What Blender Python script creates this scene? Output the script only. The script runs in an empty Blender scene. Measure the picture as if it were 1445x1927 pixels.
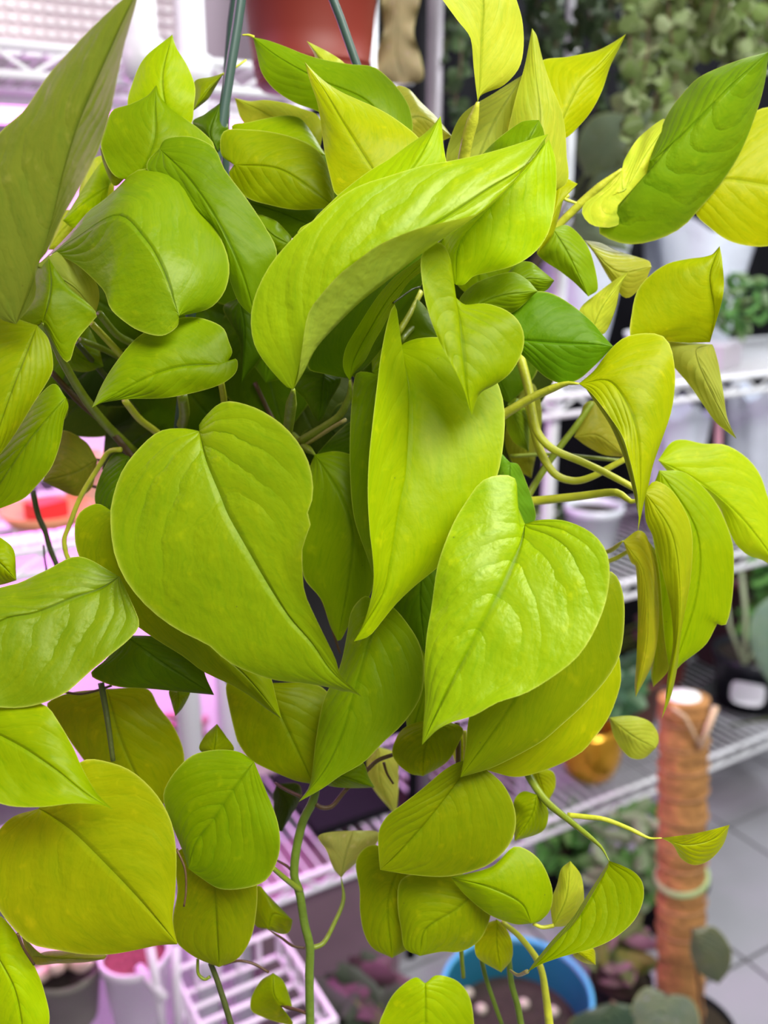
import bpy, bmesh, math, random
from mathutils import Vector, Matrix, Euler
random.seed(7)
D = bpy.data
SC = bpy.context.scene
COL = SC.collection
# ------------------------------------------------------------------ camera
W, H = 1445, 1927
VFOV = math.radians(58); F = (H / 2) / math.tan(VFOV / 2)
CAM = Vector((0, 0, 1.5)); YAW = math.radians(30); PITCH = math.radians(17)
cd = D.cameras.new('camera'); cam = D.objects.new('camera', cd); COL.objects.link(cam)
cam.location = CAM; cam.rotation_euler = (math.pi / 2 - PITCH, 0, -YAW)
cd.sensor_fit = 'VERTICAL'; cd.sensor_height = 24; cd.lens = 12 / math.tan(VFOV / 2)
cd.clip_start = .01
cd.dof.use_dof = True; cd.dof.focus_distance = .43; cd.dof.aperture_fstop = 4.2
SC.camera = cam
RM = Euler((math.pi / 2 - PITCH, 0, -YAW)).to_matrix()
# ------------------------------------------------------------------ world, light, exposure
w = D.worlds.new('world'); SC.world = w; w.use_nodes = True
w.node_tree.nodes['Background'].inputs[0].default_value = (.93, .96, 1, 1)
w.node_tree.nodes['Background'].inputs[1].default_value = .25
def area(name, loc, target, size, energy, color):
    l = D.lights.new(name, 'AREA'); l.energy = energy; l.color = color; l.shape = 'RECTANGLE'
    l.size, l.size_y = size; o = D.objects.new(name, l); COL.objects.link(o); o.location = loc
    o.rotation_euler = (Vector(target) - Vector(loc)).to_track_quat('-Z', 'Y').to_euler(); return o
area('ceiling_panel_light', (.40, -.70, 2.65), (.25, .4, 1.4), (1.5, .6), 68, (1, .98, .93))
area('ceiling_tube_light', (1.9, 1.2, 2.9), (1.3, 1.3, .6), (1.6, .3), 60, (.93, .96, 1))
area('grow_light_panel', (-.75, 1.25, 2.15), (-.1, .8, 1.3), (.9, .35), 6, (1, .5, .95))
SC.view_settings.view_transform = 'Standard'; SC.view_settings.look = 'None'
SC.view_settings.gamma = 1; SC.view_settings.use_curve_mapping = False
SC.view_settings.exposure = 0.0

# ------------------------------------------------------------------ space helpers
def P(x, y, d):                      # photograph pixel + distance along the view axis (m) -> point in the room
    return CAM + RM @ Vector(((x - W / 2) / F * d, -(y - H / 2) / F * d, -d))
def RAY(x, y): return RM @ Vector(((x - W / 2) / F, -(y - H / 2) / F, -1))
def ONZ(x, y, z): r = RAY(x, y); return CAM + r * ((z - CAM.z) / r.z)
def ONY(x, y, Y): r = RAY(x, y); return CAM + r * ((Y - CAM.y) / r.y)
def pts(s): return [tuple(float(c) for c in q.split(',')) for q in s.split()] if s else []
def catmull(p, n):
    """centripetal-ish smooth curve through p resampled to n+1 points by length"""
    if len(p) == 2: return [tuple(a + (b - a) * i / n for a, b in zip(*p)) for i in range(n + 1)]
    q = [tuple(2 * a - b for a, b in zip(p[0], p[1]))] + list(p) + [tuple(2 * a - b for a, b in zip(p[-1], p[-2]))]
    out = []
    for i in range(1, len(q) - 2):
        a, b, c, d = q[i - 1:i + 3]
        L = math.dist(b, c)
        m1 = [.5 * (cc - aa) for aa, cc in zip(a, c)]; m2 = [.5 * (dd - bb) for bb, dd in zip(b, d)]
        for m in (m1, m2):           # keep tangents no longer than the span: no overshoot
            l = math.sqrt(sum(k * k for k in m)) or 1
            s = min(1, L / l)
            m[:] = [k * s for k in m]
        for k in range(12):
            t = k / 12; h1 = 2*t**3 - 3*t*t + 1; h2 = t**3 - 2*t*t + t; h3 = -2*t**3 + 3*t*t; h4 = t**3 - t*t
            out.append(tuple(h1*bb + h2*u + h3*cc + h4*v for bb, u, cc, v in zip(b, m1, c, m2)))
    out.append(tuple(p[-1]))
    cum = [0]
    for a, b in zip(out, out[1:]): cum.append(cum[-1] + math.dist(a, b))
    res = []; j = 0
    for i in range(n + 1):
        t = cum[-1] * i / n
        while j < len(out) - 2 and cum[j + 1] < t: j += 1
        f = (t - cum[j]) / ((cum[j + 1] - cum[j]) or 1); f = min(max(f, 0), 1)
        res.append(tuple(a + (b - a) * f for a, b in zip(out[j], out[j + 1])))
    return res
def look(curve, t):
    x = min(max(t, 0), 1) * (len(curve) - 1); i = min(int(x), len(curve) - 2); f = x - i
    return tuple(a + (b - a) * f for a, b in zip(curve[i], curve[i + 1]))

# ------------------------------------------------------------------ object helpers
def tag(o, label=None, cat=None, group=None, kind=None):
    for k, v in (('label', label), ('category', cat), ('group', group), ('kind', kind)):
        if v: o[k] = v
    return o
def empty(name, loc, label=None, cat=None, group=None):
    o = D.objects.new(name, None); COL.objects.link(o); o.location = loc; o.empty_display_size = .02
    return tag(o, label, cat, group)
def origin(o):
    v = Vector((0, 0, 0))
    while o is not None: v = v + o.location; o = o.parent
    return v
def mesh_obj(name, verts, faces, mat, parent=None, uv=None, smooth=True, loc=None, color=None):
    """verts in room coordinates; linked with its origin at loc (or the parent's)"""
    off = Vector(loc) if loc is not None else (origin(parent) if parent else Vector((0, 0, 0)))
    me = D.meshes.new(name); me.from_pydata([tuple(Vector(v) - off) for v in verts], [], faces)
    if uv:
        l = me.uv_layers.new(name='UVMap')
        for lp in me.loops: l.data[lp.index].uv = uv[lp.vertex_index]
    if smooth: me.shade_smooth()
    me.materials.append(mat)
    o = D.objects.new(name, me); COL.objects.link(o); o.parent = parent
    o.location = off - (origin(parent) if parent else Vector((0, 0, 0)))
    if color: o.color = (*color, 1)
    return o
class MB:                            # collects simple solids into one mesh
    def __init__(s): s.v = []; s.f = []
    def add(s, v, f): b = len(s.v); s.v += [Vector(q) for q in v]; s.f += [tuple(b + i for i in q) for q in f]; return s
    def box(s, c, size, rz=0):
        c = Vector(c); x, y, z = (k / 2 for k in size); m = Matrix.Rotation(rz, 3, 'Z')
        v = [c + m @ Vector((i * x, j * y, k * z)) for i in (-1, 1) for j in (-1, 1) for k in (-1, 1)]
        return s.add(v, [(0, 1, 3, 2), (4, 6, 7, 5), (0, 4, 5, 1), (2, 3, 7, 6), (0, 2, 6, 4), (1, 5, 7, 3)])
    def tube(s, path, r, n=8, cap=True):
        path = [Vector(p) for p in path]; rs = r if isinstance(r, (list, tuple)) else [r] * len(path)
        v = []; f = []; up = None
        for i, p in enumerate(path):
            t = (path[min(i + 1, len(path) - 1)] - path[max(i - 1, 0)]).normalized()
            if up is None: up = t.orthogonal().normalized()
            up = (up - t * up.dot(t)).normalized(); b = t.cross(up)
            for k in range(n):
                a = 2 * math.pi * k / n; v.append(p + (up * math.cos(a) + b * math.sin(a)) * rs[i])
        for i in range(len(path) - 1):
            for k in range(n): f.append((i*n + k, i*n + (k+1) % n, (i+1)*n + (k+1) % n, (i+1)*n + k))
        if cap: f += [tuple(range(n))[::-1], tuple((len(path)-1)*n + k for k in range(n))]
        return s.add(v, f)
    def lathe(s, c, prof, n=40, axis=None):
        c = Vector(c); v = []; f = []
        m = Vector((0, 0, 1)).rotation_difference(Vector(axis)).to_matrix() if axis is not None else Matrix.Identity(3)
        for r, z in prof:
            for k in range(n):
                a = 2 * math.pi * k / n; v.append(c + m @ Vector((r * math.cos(a), r * math.sin(a), z)))
        for i in range(len(prof) - 1):
            for k in range(n): f.append((i*n + k, i*n + (k+1) % n, (i+1)*n + (k+1) % n, (i+1)*n + k))
        return s.add(v, f)
    def obj(s, name, mat, parent=None, smooth=False, loc=None, color=None):
        return mesh_obj(name, s.v, s.f, mat, parent, smooth=smooth, loc=loc, color=color)

# ------------------------------------------------------------------ materials
def new_mat(name):
    m = D.materials.new(name); m.use_nodes = True; nt = m.node_tree; nt.nodes.clear()
    return m, nt, lambda t, **k: _node(nt, t, k)
def _node(nt, t, k):
    n = nt.nodes.new(t)
    for a, b in k.items(): setattr(n, a, b)
    return n
def plain(name, col, rough=.5, metal=0, noise=0, scale=30, bump=0, spec=.5, emit=None, trans=0, coat=0):
    m, nt, N = new_mat(name); L = nt.links.new
    out = N('ShaderNodeOutputMaterial'); b = N('ShaderNodeBsdfPrincipled'); L(b.outputs[0], out.inputs[0])
    b.inputs['Base Color'].default_value = (*col, 1); b.inputs['Roughness'].default_value = rough
    b.inputs['Metallic'].default_value = metal; b.inputs['Specular IOR Level'].default_value = spec
    b.inputs['Coat Weight'].default_value = coat
    if trans: b.inputs['Transmission Weight'].default_value = trans
    if emit: b.inputs['Emission Color'].default_value = (*emit[:3], 1); b.inputs['Emission Strength'].default_value = emit[3]
    tc = N('ShaderNodeTexCoord'); nz = N('ShaderNodeTexNoise'); nz.inputs['Scale'].default_value = scale
    nz.inputs['Detail'].default_value = 5; L(tc.outputs['Object'], nz.inputs['Vector'])
    if noise:
        mx = N('ShaderNodeMix', data_type='RGBA'); L(nz.outputs[0], mx.inputs[0])
        mx.inputs[6].default_value = tuple(c * (1 - noise) for c in col) + (1,)
        mx.inputs[7].default_value = tuple(min(1, c * (1 + noise)) for c in col) + (1,)
        L(mx.outputs[2], b.inputs['Base Color'])
    if bump:
        bp = N('ShaderNodeBump'); bp.inputs['Strength'].default_value = bump; bp.inputs['Distance'].default_value = .01
        L(nz.outputs[0], bp.inputs['Height']); L(bp.outputs[0], b.inputs['Normal'])
    return m
def leaf_material(name, trans=.36, rough=.34, vein=.6, coat=.03, mottle=1.0, spec=.13, bump=1.0):
    m, nt, N = new_mat(name); L = nt.links.new
    def math_(op, a, b=None, c=None, clamp=False):
        n = N('ShaderNodeMath', operation=op); n.use_clamp = clamp
        for i, v in enumerate((a, b, c)):
            if v is None: continue
            if isinstance(v, (int, float)): n.inputs[i].default_value = v
            else: L(v, n.inputs[i])
        return n.outputs[0]
    def mix(f, a, b, blend='MIX'):
        n = N('ShaderNodeMix', data_type='RGBA', blend_type=blend)
        for s, v in ((n.inputs[0], f), (n.inputs[6], a), (n.inputs[7], b)):
            if isinstance(v, (int, float)): s.default_value = v
            elif isinstance(v, tuple): s.default_value = v
            else: L(v, s)
        return n.outputs[2]
    uv = N('ShaderNodeUVMap'); sep = N('ShaderNodeSeparateXYZ'); L(uv.outputs[0], sep.inputs[0])
    u, v = sep.outputs[0], sep.outputs[1]
    s = math_('SUBTRACT', math_('MULTIPLY', u, 2), 1); a = math_('ABSOLUTE', s)
    oi = N('ShaderNodeObjectInfo'); tc = N('ShaderNodeTexCoord')
    nz = N('ShaderNodeTexNoise'); L(tc.outputs['Object'], nz.inputs['Vector']); nz.inputs['Scale'].default_value = 38; nz.inputs['Detail'].default_value = 6
    nzf = N('ShaderNodeTexNoise'); L(tc.outputs['Object'], nzf.inputs['Vector']); nzf.inputs['Scale'].default_value = 420; nzf.inputs['Detail'].default_value = 4
    nz3 = N('ShaderNodeTexNoise'); L(tc.outputs['Object'], nz3.inputs['Vector']); nz3.inputs['Scale'].default_value = 150; nz3.inputs['Detail'].default_value = 3
    # side veins sweep from the midrib towards the tip; a little noise bends them
    nz2 = N('ShaderNodeTexNoise'); L(tc.outputs['Object'], nz2.inputs['Vector']); nz2.inputs['Scale'].default_value = 14
    wob = math_('ADD', math_('MULTIPLY', math_('SUBTRACT', nz.outputs[0], .5), 1.5), math_('MULTIPLY', math_('SUBTRACT', nz2.outputs[0], .5), 2.2))
    ph = math_('ADD', math_('SUBTRACT', math_('MULTIPLY', v, 7.5), math_('MULTIPLY', math_('POWER', a, 1.25), 3.6)), wob)
    sn = math_('ABSOLUTE', math_('SINE', math_('MULTIPLY', ph, math.pi)))
    patch = math_('MULTIPLY', math_('SUBTRACT', nz2.outputs[0], .38, clamp=True), 3.4, clamp=True)   # veins come and go
    sn = math_('ADD', math_('MULTIPLY', sn, patch), math_('SUBTRACT', 1, patch))
    groove = math_('POWER', math_('SUBTRACT', 1, sn), 5.0)                 # thin vein line
    ph2 = math_('MULTIPLY', ph, 3.0); sn2 = math_('ABSOLUTE', math_('SINE', math_('MULTIPLY', ph2, math.pi)))
    fade = math_('MULTIPLY', math_('SUBTRACT', 1, math_('POWER', a, 4)), math_('SUBTRACT', 1, math_('POWER', v, 5)))
    rib = math_('POWER', math_('SUBTRACT', 1, math_('MINIMUM', math_('MULTIPLY', a, 16), 1)), 1.5)   # midrib
    margin = math_('POWER', math_('MINIMUM', math_('MULTIPLY', a, 1.0), 1), 90)
    base = oi.outputs['Color']
    # mottled yellow / green variegation, stretched along the veins
    nv = N('ShaderNodeTexNoise'); cmb = N('ShaderNodeCombineXYZ'); L(math_('MULTIPLY', ph, .9), cmb.inputs[0]); L(math_('MULTIPLY', a, 2.2), cmb.inputs[1]); L(oi.outputs['Random'], cmb.inputs[2])
    L(cmb.outputs[0], nv.inputs['Vector']); nv.inputs['Scale'].default_value = 3.2; nv.inputs['Detail'].default_value = 4
    f1 = math_('MULTIPLY', math_('SUBTRACT', nz.outputs[0], .35, clamp=True), 1.6 * mottle, clamp=True)
    c = mix(f1, base, (1.22, 1.12, .9, 1), 'MULTIPLY')
    f2 = math_('MULTIPLY', math_('SUBTRACT', nv.outputs[0], .5, clamp=True), 2.2 * mottle, clamp=True)
    c = mix(f2, c, (.72, .88, .8, 1), 'MULTIPLY')
    c = mix(math_('MULTIPLY', math_('MULTIPLY', groove, fade), .5 * vein), c, (.55, .8, .6, 1), 'MULTIPLY')
    c = mix(math_('MULTIPLY', rib, .35), c, (.5, .72, .55, 1), 'MULTIPLY')
    c = mix(math_('MULTIPLY', margin, .55), c, (.80, .85, .16, 1))
    st = N('ShaderNodeTexNoise'); cs = N('ShaderNodeCombineXYZ'); L(math_('MULTIPLY', ph, 6), cs.inputs[0]); L(math_('MULTIPLY', a, 3.0), cs.inputs[1]); L(math_('MULTIPLY', oi.outputs['Random'], 9), cs.inputs[2])
    L(cs.outputs[0], st.inputs['Vector']); st.inputs['Scale'].default_value = 2.0; st.inputs['Detail'].default_value = 5
    c = mix(math_('MULTIPLY', math_('SUBTRACT', st.outputs[0], .45, clamp=True), 2.6 * mottle, clamp=True), c, (.78, .88, .8, 1), 'MULTIPLY')
    fr = math_('MULTIPLY', math_('SUBTRACT', nz3.outputs[0], .60, clamp=True), 5.0 * mottle, clamp=True)
    c = mix(math_('MULTIPLY', fr, math_('MULTIPLY', math_('SUBTRACT', nz.outputs[0], .42, clamp=True), 5, clamp=True)), c, (1.45, 1.25, 2.5, 1), 'MULTIPLY')
    # tiny specks
    vo = N('ShaderNodeTexVoronoi'); L(tc.outputs['Object'], vo.inputs['Vector']); vo.inputs['Scale'].default_value = 70
    sp = math_('LESS_THAN', vo.outputs['Distance'], .022)
    c = mix(math_('MULTIPLY', sp, .6), c, (.1, .09, .02, 1))
    geo = N('ShaderNodeNewGeometry')
    cb = mix(math_('MULTIPLY', geo.outputs['Backfacing'], .2), c, (.62, .66, .22, 1))
    h = math_('ADD', math_('MULTIPLY', math_('MULTIPLY', math_('POWER', sn, .7), fade), .8 * vein), math_('MULTIPLY', nz3.outputs[0], .22 * bump))
    h = math_('ADD', h, math_('MULTIPLY', nz.outputs[0], .9)); h = math_('SUBTRACT', h, math_('MULTIPLY', rib, .8))
    bp = N('ShaderNodeBump'); bp.inputs['Strength'].default_value = .55 * bump; bp.inputs['Distance'].default_value = .0016; L(h, bp.inputs['Height'])
    bp2 = N('ShaderNodeBump'); bp2.inputs['Strength'].default_value = .25; bp2.inputs['Distance'].default_value = .0004; L(nzf.outputs[0], bp2.inputs['Height']); L(bp.outputs[0], bp2.inputs['Normal'])
    b = N('ShaderNodeBsdfPrincipled'); L(cb, b.inputs['Base Color']); L(bp2.outputs[0], b.inputs['Normal'])
    b.inputs['Roughness'].default_value = rough; b.inputs['Coat Weight'].default_value = coat; b.inputs['Coat Roughness'].default_value = .2; b.inputs['Specular IOR Level'].default_value = spec; b.inputs['Specular Tint'].default_value = (.95, 1, .6, 1); b.inputs['Coat Tint'].default_value = (.97, 1, .6, 1)
    L(math_('ADD', math_('MULTIPLY', nzf.outputs[0], .12), math_('ADD', math_('MULTIPLY', geo.outputs['Backfacing'], .2), rough)), b.inputs['Roughness'])
    t = N('ShaderNodeBsdfTranslucent'); L(mix(1.0, cb, (1.25, 1.15, .35, 1), 'MULTIPLY'), t.inputs[0]); L(bp.outputs[0], t.inputs['Normal'])
    ms = N('ShaderNodeMixShader'); ms.inputs[0].default_value = trans; L(b.outputs[0], ms.inputs[1]); L(t.outputs[0], ms.inputs[2])
    out = N('ShaderNodeOutputMaterial'); L(ms.outputs[0], out.inputs[0])
    return m
LEAF = leaf_material('pothos_leaf')
GLOSSY = leaf_material('glossy_pothos_leaf', rough=.30, spec=.38, coat=.14, vein=.8, bump=1.5, mottle=1.0)
SATIN = leaf_material('satin_pothos_leaf', rough=.34, spec=.30, coat=.06, vein=.9, bump=1.3)
SMALL_LEAF = leaf_material('small_leaf', trans=.2, rough=.4, vein=.4, coat=.1)
STEM = plain('green_stem', (.2, .27, .02), .45, noise=.3, scale=60)
def stem_mat(name, col): return plain(name, col, .45, noise=.3, scale=80, bump=.2)
ST = {'y': stem_mat('yellow_stem', (.50, .52, .03)), 'g': stem_mat('olive_stem', (.20, .26, .012)), 'd': stem_mat('dark_stem', (.06, .075, .012)),
      'b': stem_mat('brown_stem', (.09, .045, .015)), 'v': stem_mat('vine_stem', (.11, .17, .012)), 't': stem_mat('tan_stem', (.35, .3, .1))}
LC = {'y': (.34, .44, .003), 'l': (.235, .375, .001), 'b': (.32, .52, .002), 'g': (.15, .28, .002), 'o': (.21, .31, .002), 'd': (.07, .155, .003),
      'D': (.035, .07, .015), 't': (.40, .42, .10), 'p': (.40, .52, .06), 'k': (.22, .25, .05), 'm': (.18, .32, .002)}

# ------------------------------------------------------------------ leaf builder
NV, NH = 42, 9
HS = [(j / NH) ** 1.25 for j in range(NH + 1)]
def leaf(parent, col, d, B, Lp, Mp, Rp, T, db=1.8, dt=.6, eL=.7, eR=.7, name='leaf', mat=None, wave=.10, mexp=1.15, rails=None, pet=None, flip=False, crease=.06, label=None, colr=None, fix=None):
    """B base, T tip, Lp/Mp/Rp the two margins and the midrib; depths in cm along the view axis.
    rails: extra profile lines [(u, points, depth)] for rolled leaves"""
    B = pts(B)[0]; T = pts(T)[0]
    Mp = pts(Mp) or [tuple((a + b) / 2 for a, b in zip(B, T))]
    if rails is None: R = [(0, pts(Lp), eL), (.5, Mp, 0), (1, pts(Rp), eR)]
    else: R = [(u, pts(s), e) for u, s, e in rails]
    cur = [(u, catmull([B] + p + [T], 80), e) for u, p, e in R]
    rnd = random.Random(hash((round(B[0]), round(B[1]), round(T[0]))))
    k1, k2 = rnd.uniform(2, 4), rnd.uniform(0, 6.28); k3 = rnd.uniform(0, 6.28); kv = rnd.uniform(4.5, 6.5)
    und = rnd.uniform(.25, 1.0) * .05 * min(1, math.dist(B, T) / 450)
    verts = []; uvs = []; cols = []
    if rails is None: us = [.5 - .5 * s for s in reversed(HS)] + [.5 + .5 * s for s in HS[1:]]
    else: us = [i / 24 for i in range(25)]
    for i in range(NV + 1):
        v = i / NV
        v = v - .06 * math.sin(2 * math.pi * v)            # denser at base and tip
        dv = d + db * (1 - v) ** 2 + dt * v ** 2
        for u in us:
            a = abs(2 * u - 1)
            if rails is None:
                m = look(cur[1][1], v ** mexp); e, E = (cur[0][1], cur[0][2]) if u < .5 else (cur[2][1], cur[2][2])
                q = look(e, v); x, y = (p + (r - p) * a for p, r in zip(m, q))
                env = (4 * v * (1 - v)) ** .6
                dd = E * (.45 * a + .55 * a * a) * env + crease * math.exp(-(a / .07) ** 2) * env
                dd += wave * math.sin(v * 6.28 * k1 + (k2 if u < .5 else k3)) * a * a * env + .10 * math.sin(v * 7 + k3 + u * 5) * env * a
            else:
                n = len(cur); j = 0
                while j < n - 2 and cur[j + 1][0] < u: j += 1
                f = (u - cur[j][0]) / (cur[j + 1][0] - cur[j][0])
                pq = []
                for o_ in (j - 1, j, j + 1, j + 2):
                    k = min(max(o_, 0), n - 1); q = look(cur[k][1], v if k in (0, n - 1) else v ** 1.08)
                    pq.append((q[0], q[1], cur[k][2]))
                h = (-.5*f + f*f - .5*f**3, 1 - 2.5*f*f + 1.5*f**3, .5*f + 2*f*f - 1.5*f**3, -.5*f*f + .5*f**3)
                tens = .55                                  # between straight and Catmull
                cr = [sum(hh * p[c] for hh, p in zip(h, pq)) for c in range(3)]
                ln = [pq[1][c] + (pq[2][c] - pq[1][c]) * f for c in range(3)]
                x, y, dd = (l + (c_ - l) * tens for l, c_ in zip(ln, cr))
                dd *= (4 * v * (1 - v)) ** .6
            dd += und * math.cos(2 * math.pi * (kv * v - 2.2 * a) + k3) * min(1, a * 3) * (1 - a ** 3) * max(0, 4 * v * (1 - v)) ** .8
            verts.append(P(x, y, (dv + dd) / 100)); uvs.append((u, v))
    nu = len(us); faces = []
    for i in range(NV):
        for j in range(nu - 1):
            a = i * nu + j; faces.append((a, a + nu, a + nu + 1, a + 1))
    # front (upper) side faces the camera unless flip
    c = Vector((0, 0, 0)); tot = 0
    for f in faces:
        p0, p1, p2 = verts[f[0]], verts[f[1]], verts[f[2]]; nn = (p1 - p0).cross(p2 - p0)
        tot += nn.dot(CAM - p0)
    if (tot < 0) != flip: faces = [f[::-1] for f in faces]
    o = mesh_obj(name, verts, faces, {'G': GLOSSY, 'S': SATIN}.get(mat, mat) or LEAF, parent, uv=uvs, loc=P(*B, (d + db) / 100), color=colr or jitter(LC[col], rnd))
    if label: o['label'] = label
    if pet: petiole(o, [B] , (d + db), *pet)
    return o
def jitter(c, rnd): k = rnd.uniform(.93, 1.07); g = rnd.uniform(.96, 1.04); return (c[0] * k * 1.03, c[1] * k * g * .93, c[2] * k * .5)
def petiole(parent, start, ds, s, de, w0=12, w1=15, m='y', name='petiole'):
    """from the leaf base back to the stem; widths in photo pixels at that distance"""
    p = start + pts(s); n = 4 * len(p); c = catmull(p, n)
    path = []; rs = []
    for i, (x, y) in enumerate(c):
        t = i / n; dd = (ds + (de - ds) * t) / 100
        path.append(P(x, y, dd)); rs.append((w0 + (w1 - w0) * t) / 2 / F * dd * min(1, (.3 + .7 * i / (.25 * n)) if start else 1))
    mb = MB(); mb.tube(path, rs, 8); return mb.obj(name, ST[m], parent, smooth=True, loc=path[0])
def stem(parent, s, d0, d1, w0, w1, m='v', name='stem'):
    return petiole(parent, [], d0, s, d1, w0, w1, m, name)

# ------------------------------------------------------------------ room
WHITE = plain('white_enamel', (.80, .81, .84), .35)
def smat(n, c, **k): return plain(n, c, **k)
b = MB().box((1, 2.05, 1.3), (6, .1, 2.8)); tag(b.obj('wall_back', plain('mauve_wall', (.36, .30, .35), .8, noise=.08, scale=3), None), kind='structure')
b = MB().box((1, .6, -.03), (6, 3.2, .04)); FL = b.obj('floor', plain('grout', (.16, .15, .16), .9), None); tag(FL, kind='structure')
TM = plain('grey_tile', (.36, .36, .39), .35, noise=.12, scale=6)
tm = None
for i in range(9):
    for j in range(7):
        x, y = -.05 + i * .34, .32 + j * .34 - .5
        if tm is None:
            t = MB().box((0, 0, 0), (.332, .332, .01)).obj('tile', TM, FL); tm = t
        else: t = tm.copy(); t.name = 'tile'; COL.objects.link(t)
        t.location = Vector((x, y, -.005)) - FL.location
# ------------------------------------------------------------------ wire racks
def rod(mb, a, b_, r): mb.tube([a, b_], r, 8)
def rack(label, x0, x1, y0, y1, shelves, posts, top, r=.0127, group=None, step=.026):
    R = empty('wire_shelving_rack', (x0, y0, 0), label, 'shelf rack', group)
    for px, py in posts:
        m = MB(); m.tube([(px, py, 0), (px, py, top)], r, 16)
        po = m.obj('post', WHITE, R, smooth=True, loc=(px, py, 0))
        for z in shelves: MB().tube([(px, py, z - .04), (px, py, z + .006)], r * 1.35, 16).obj('collar', WHITE, po, smooth=True)
    for z in shelves:
        S = MB()
        for yy in (y0, y1):
            rod(S, (x0, yy, z), (x1, yy, z), .0062); rod(S, (x0, yy, z - .034), (x1, yy, z - .034), .0062)
        for xx in (x0, x1): rod(S, (xx, y0, z), (xx, y1, z), .004); rod(S, (xx, y0, z - .034), (xx, y1, z - .034), .004)
        so = S.obj('shelf_frame', WHITE, R, smooth=True, loc=(x0, y0, z))
        Z = MB(); n = int((x1 - x0) / .045); path = [(x0 + (x1 - x0) * i / n, y0, z - .003 - (.028 if i % 2 else 0)) for i in range(n + 1)]
        Z.tube(path, .0036, 6); Z.obj('zigzag_brace', WHITE, so, smooth=True)
        Wd = MB(); n = int((x1 - x0) / step)
        for i in range(1, n): rod(Wd, (x0 + (x1 - x0) * i / n, y0, z + .003), (x0 + (x1 - x0) * i / n, y1, z + .003), .0017)
        tag(Wd.obj('wire_deck', WHITE, so, smooth=True), kind='stuff')
    return R
LR = rack('white wire rack with fat posts under the pink grow lights', .02, .80, 1.3, 1.72, [1.715, 1.07, .37], [(.455, 1.3), (.365, 1.22), (.80, 1.72)], 2.1, .019)
rack('white wire rack along the tiled floor behind the fibre pole', .98, 2.5, 1.3, 1.75, [1.205, .80, .285], [(1.135, 1.33), (.98, 1.75), (2.5, 1.3), (2.5, 1.75)], 2.1)
DK = plain('matte_black', (.006, .006, .008), .9, bump=.3, scale=12, spec=.15)
n = 60; v = []; f = []  # black sheet added to keep the wall behind this rack dark
for k in (0, 1):
    for i in range(n + 1):
        x = .86 + 1.9 * i / n; y = 1.90 + .02 * math.sin(i * 1.3) + k * .004
        v += [(x, y, .02), (x, y, 2.2)]
B2 = 2 * (n + 1)
for i in range(n): f += [(2*i, 2*i+2, 2*i+3, 2*i+1), (B2+2*i, B2+2*i+1, B2+2*i+3, B2+2*i+2)]
tag(mesh_obj('dark_backdrop', v, f, DK, None, loc=(.86, 1.9, .02)), 'black sheet added to darken the wall behind the rack on the tiled side', 'backdrop')
# pink grow lights under the shelves
PINK = plain('pink_lamp', (.9, .5, .9), .4, emit=(1, .3, .95, 3.5))
for lab, x0, x1, y, z, e in [('pink glowing tube lamp under the top shelf of the fat-posted rack', .06, .76, 1.55, 1.66, 9),
                         ('pink glowing tube lamp under the middle shelf of the fat-posted rack', .06, .76, 1.55, 1.015, 9)]:
    t = empty('grow_lamp', ((x0 + x1) / 2, y, z), lab, 'lamp')
    MB().tube([(x0, y, z), (x1, y, z)], .011, 14).obj('tube', PINK, t, smooth=True)
    MB().box(((x0 + x1) / 2, y, z + .018), (x1 - x0 + .04, .045, .012)).obj('housing', WHITE, t)
    l = D.lights.new('grow_lamp_light', 'AREA'); l.shape = 'RECTANGLE'; l.size = x1 - x0; l.size_y = .05; l.energy = e * .75; l.color = (1, .26, 1)
    o = D.objects.new('grow_lamp_light', l); COL.objects.link(o); o.parent = t; o.location = (0, 0, -.02)
# white back panels that catch the pink light
PW = plain('white_plastic', (.66, .60, .68), .5)
MB().box((.40, 1.76, 1.35), (.8, .012, .52)).obj('back_panel', PW, LR, loc=(.4, 1.76, 1.09))
MB().box((.40, 1.76, .72), (.8, .012, .56)).obj('back_panel', PW, LR, loc=(.4, 1.76, .44))
# ribbed tray on the top shelf of the pink rack
T = empty('ribbed_tray', (.26, 1.45, 1.722), 'pale mauve ribbed plastic tray standing on the top wire shelf', 'tray')
mt = plain('mauve_plastic', (.62, .52, .56), .5)
MB().box((.29, 1.42, 1.86), (.42, .008, .27)).obj('back_sheet', mt, T)
m = MB()
for i in range(17):
    for k in range(26): m.box((.09 + k * .0162, 1.414, 1.735 + i * .0155), (.011, .006, .007))
tag(m.obj('rib', plain('pale_rib', (.82, .76, .78), .4), T), kind='stuff')
m = MB(); m.box((.29, 1.415, 1.727), (.44, .03, .014)); m.box((.076, 1.415, 1.86), (.014, .03, .28)); m.box((.504, 1.415, 1.86), (.014, .03, .28)); m.obj('rim', WHITE, T)
# ------------------------------------------------------------------ pots
def pot(label, c, r, h, mat, taper=.78, name='plant_pot', soil=(.03, .02, .014), cat='pot', rim=True, parts=None):
    c = Vector(c); R = empty(name, c, label, cat); rb = r * taper
    pr = [(0, 0), (rb * .9, 0), (rb, .006)] + ([(r * .96, h * .86), (r * 1.0, h * .86), (r * 1.03, h)] if rim else [(r, h)]) + [(r * .94, h), (r * .92, h * .88)]
    MB().lathe(c, pr, 40).obj('pot_body', mat, R, smooth=True)
    if soil:
        MB().lathe(c, [(r * .93, h * .87), (r * .5, h * .90), (0, h * .89)], 28).obj('soil', plain('potting_soil', soil, .95, noise=.6, scale=150, bump=1), R, smooth=True)
    return R
TERRA = plain('terracotta_plastic', (.19, .018, .007), .55, noise=.12, scale=5)
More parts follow.
